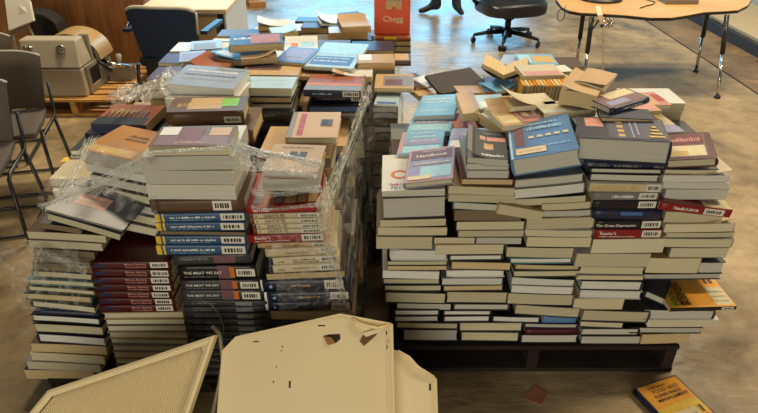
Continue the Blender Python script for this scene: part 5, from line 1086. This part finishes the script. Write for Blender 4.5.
def ripple(u, v, a=.006): return a * math.sin(17 * u + 5 * v) + a * .7 * math.sin(31 * v - 9 * u) + a * .5 * math.sin(53 * u + 23 * v)
b = MB()
b.grid(lambda u, v: ((-.062 + .03 * u) * (1 - v) + (-.168 + .135 * u) * v + .02 * math.sin(PI * v) + ripple(u, v), 1.482 + .85 * u, .12 + (.65 + .09 * u) * v), 44, 40, FLANK)                                   # flank by the gap
b.grid(lambda u, v: (-.32 + (.26 - .11 * v) * u, 1.474 - .006 * u + ripple(u, v, .003), .2 + .56 * v + .01 * u), 20, 30, FILM)                         # front right corner
b.grid(lambda u, v: (-1.14 + .24 * u + ripple(v, u, .004), 1.462 + ripple(u, v, .004), .42 + .25 * v), 20, 22, FILM)                       # front left corner
cor = [at_y(40, 205, 1.46), at_y(160, 232, 1.47), at_y(150, 158, 1.55), at_y(92, 138, 1.75)]
b.grid(lambda u, v: cor[0].lerp(cor[1], u).lerp(cor[3].lerp(cor[2], u), v) + Vector((ripple(v, u, .004), 0, .02 + ripple(u, v))), 26, 20, FILM)     # pulled over the left corner
cor2 = [at_y(108, 104, 2.0), at_y(172, 100, 1.98), at_y(190, 68, 2.3), at_y(150, 80, 2.3)]
b.grid(lambda u, v: cor2[0].lerp(cor2[1], u).lerp(cor2[3].lerp(cor2[2], u), v) + Vector((0, 0, .01 + .015 * math.sin(9 * u + 4 * v) + ripple(u, v, .009))), 30, 24, BAND)   # tuft at the left edge
def band(p, q_, wd, seed):
    """a gathered length of film: pleats running from p to q_"""
    rr = random.Random(seed + 99); a_ = [rr.uniform(.3, 1) for _ in range(4)]; ax = (q_ - p).normalized().cross(Vector((0, 1, 0))).normalized()
    def fn(u, v):
        wdt = wd * (1 - .55 * math.sin(PI * u)) * (v - .5) * 2
        pl = .0045 * (abs(math.sin(PI * v * 7 + 2 * a_[0] * u)) - .5) + .002 * math.sin(PI * v * 17 + 5 * u)
        return p.lerp(q_, u) + ax * wdt + Vector((0, -.004 + pl, -.006 * math.sin(PI * u) + .003 * math.sin(7 * u + 6 * a_[1])))
    b.grid(fn, 24, 42, BAND, False)
def strands(p, q_, n, spread, seed, r_=.0022, sag=.006):
    band(p, q_, spread * 3.2, seed)
    r_ *= .45
    rr = random.Random(seed)
    for k in range(n):
        a = p + Vector((rr.gauss(0, spread), rr.gauss(0, .006), rr.gauss(0, spread))); c_ = q_ + Vector((rr.gauss(0, spread), rr.gauss(0, .006), rr.gauss(0, spread))); ph_ = rr.uniform(0, 6)
        b.tube([a.lerp(c_, t / 8) + Vector((.002 * math.sin(5 * t + ph_), -.002, -sag * math.sin(PI * t / 8) + .003 * math.sin(2.3 * t + ph_))) for t in range(9)], [r_ * (.5 + .6 * rr.random()) for _ in range(9)], STR, 5)
strands(at_y(231, 143, 1.468), at_y(322, 163, 1.46), 9, .005, 1)
strands(at_y(231, 147, 1.468), at_y(285, 158, 1.466), 5, .007, 11)
strands(at_y(240, 160, 1.468), at_y(318, 172, 1.46), 5, .010, 2)
strands(at_y(147, 160, 1.468), at_y(62, 196, 1.455), 9, .008, 3, .0026)
strands(at_y(231, 144, 1.468), at_y(147, 152, 1.462), 3, .003, 4)
strands(at_y(146, 156, 1.468), at_y(100, 190, 1.455), 6, .010, 5, .002)
strands(at_y(62, 196, 1.455), at_y(40, 206, 1.455), 5, .004, 6)
strands(at_y(62, 196, 1.455), at_y(92, 138, 1.72), 6, .008, 7)
strands(at_y(36, 250, 1.46), at_y(88, 268, 1.47), 4, .008, 8, .0016)
strands(at_y(36, 250, 1.46), at_y(34, 276, 1.46), 4, .006, 9, .0016)
strands(Vector((-.168, 1.485, .77)), Vector((-.035, 2.3, .86)), 5, .010, 12, .002)
strands(Vector((-.06, 1.478, .18)), Vector((-.165, 1.48, .75)), 3, .008, 13, .0016)
strands(at_y(111, 100, 2.0), at_y(185, 72, 2.3), 6, .012, 14, .0025)
strands(at_y(252, 192, 1.478), at_y(322, 189, 1.462), 3, .004, 15, .0014)
strands(at_y(252, 208, 1.468), at_y(322, 204, 1.46), 2, .003, 16, .0014)
tag(b.build('stretch_wrap'), 'clear crinkled stretch film wound around the left pile of books', 'stretch wrap')
b = MB()
b.grid(lambda u, v: (.102 + ripple(u, v, .005), 2.29 + 1.3 * u, .2 + .6 * v), 44, 30, FILM)
b.grid(lambda u, v: (-.03 + .13 * u, 2.285 + ripple(u, v, .003), .3 + .52 * v), 10, 24, FILM)
strands(Vector((.082, 2.3, .80)), Vector((.085, 2.62, .86)), 6, .006, 21, .002)
tag(b.build('stretch_wrap'), 'clear stretch film hanging on the gap side of the far left pile', 'stretch wrap')
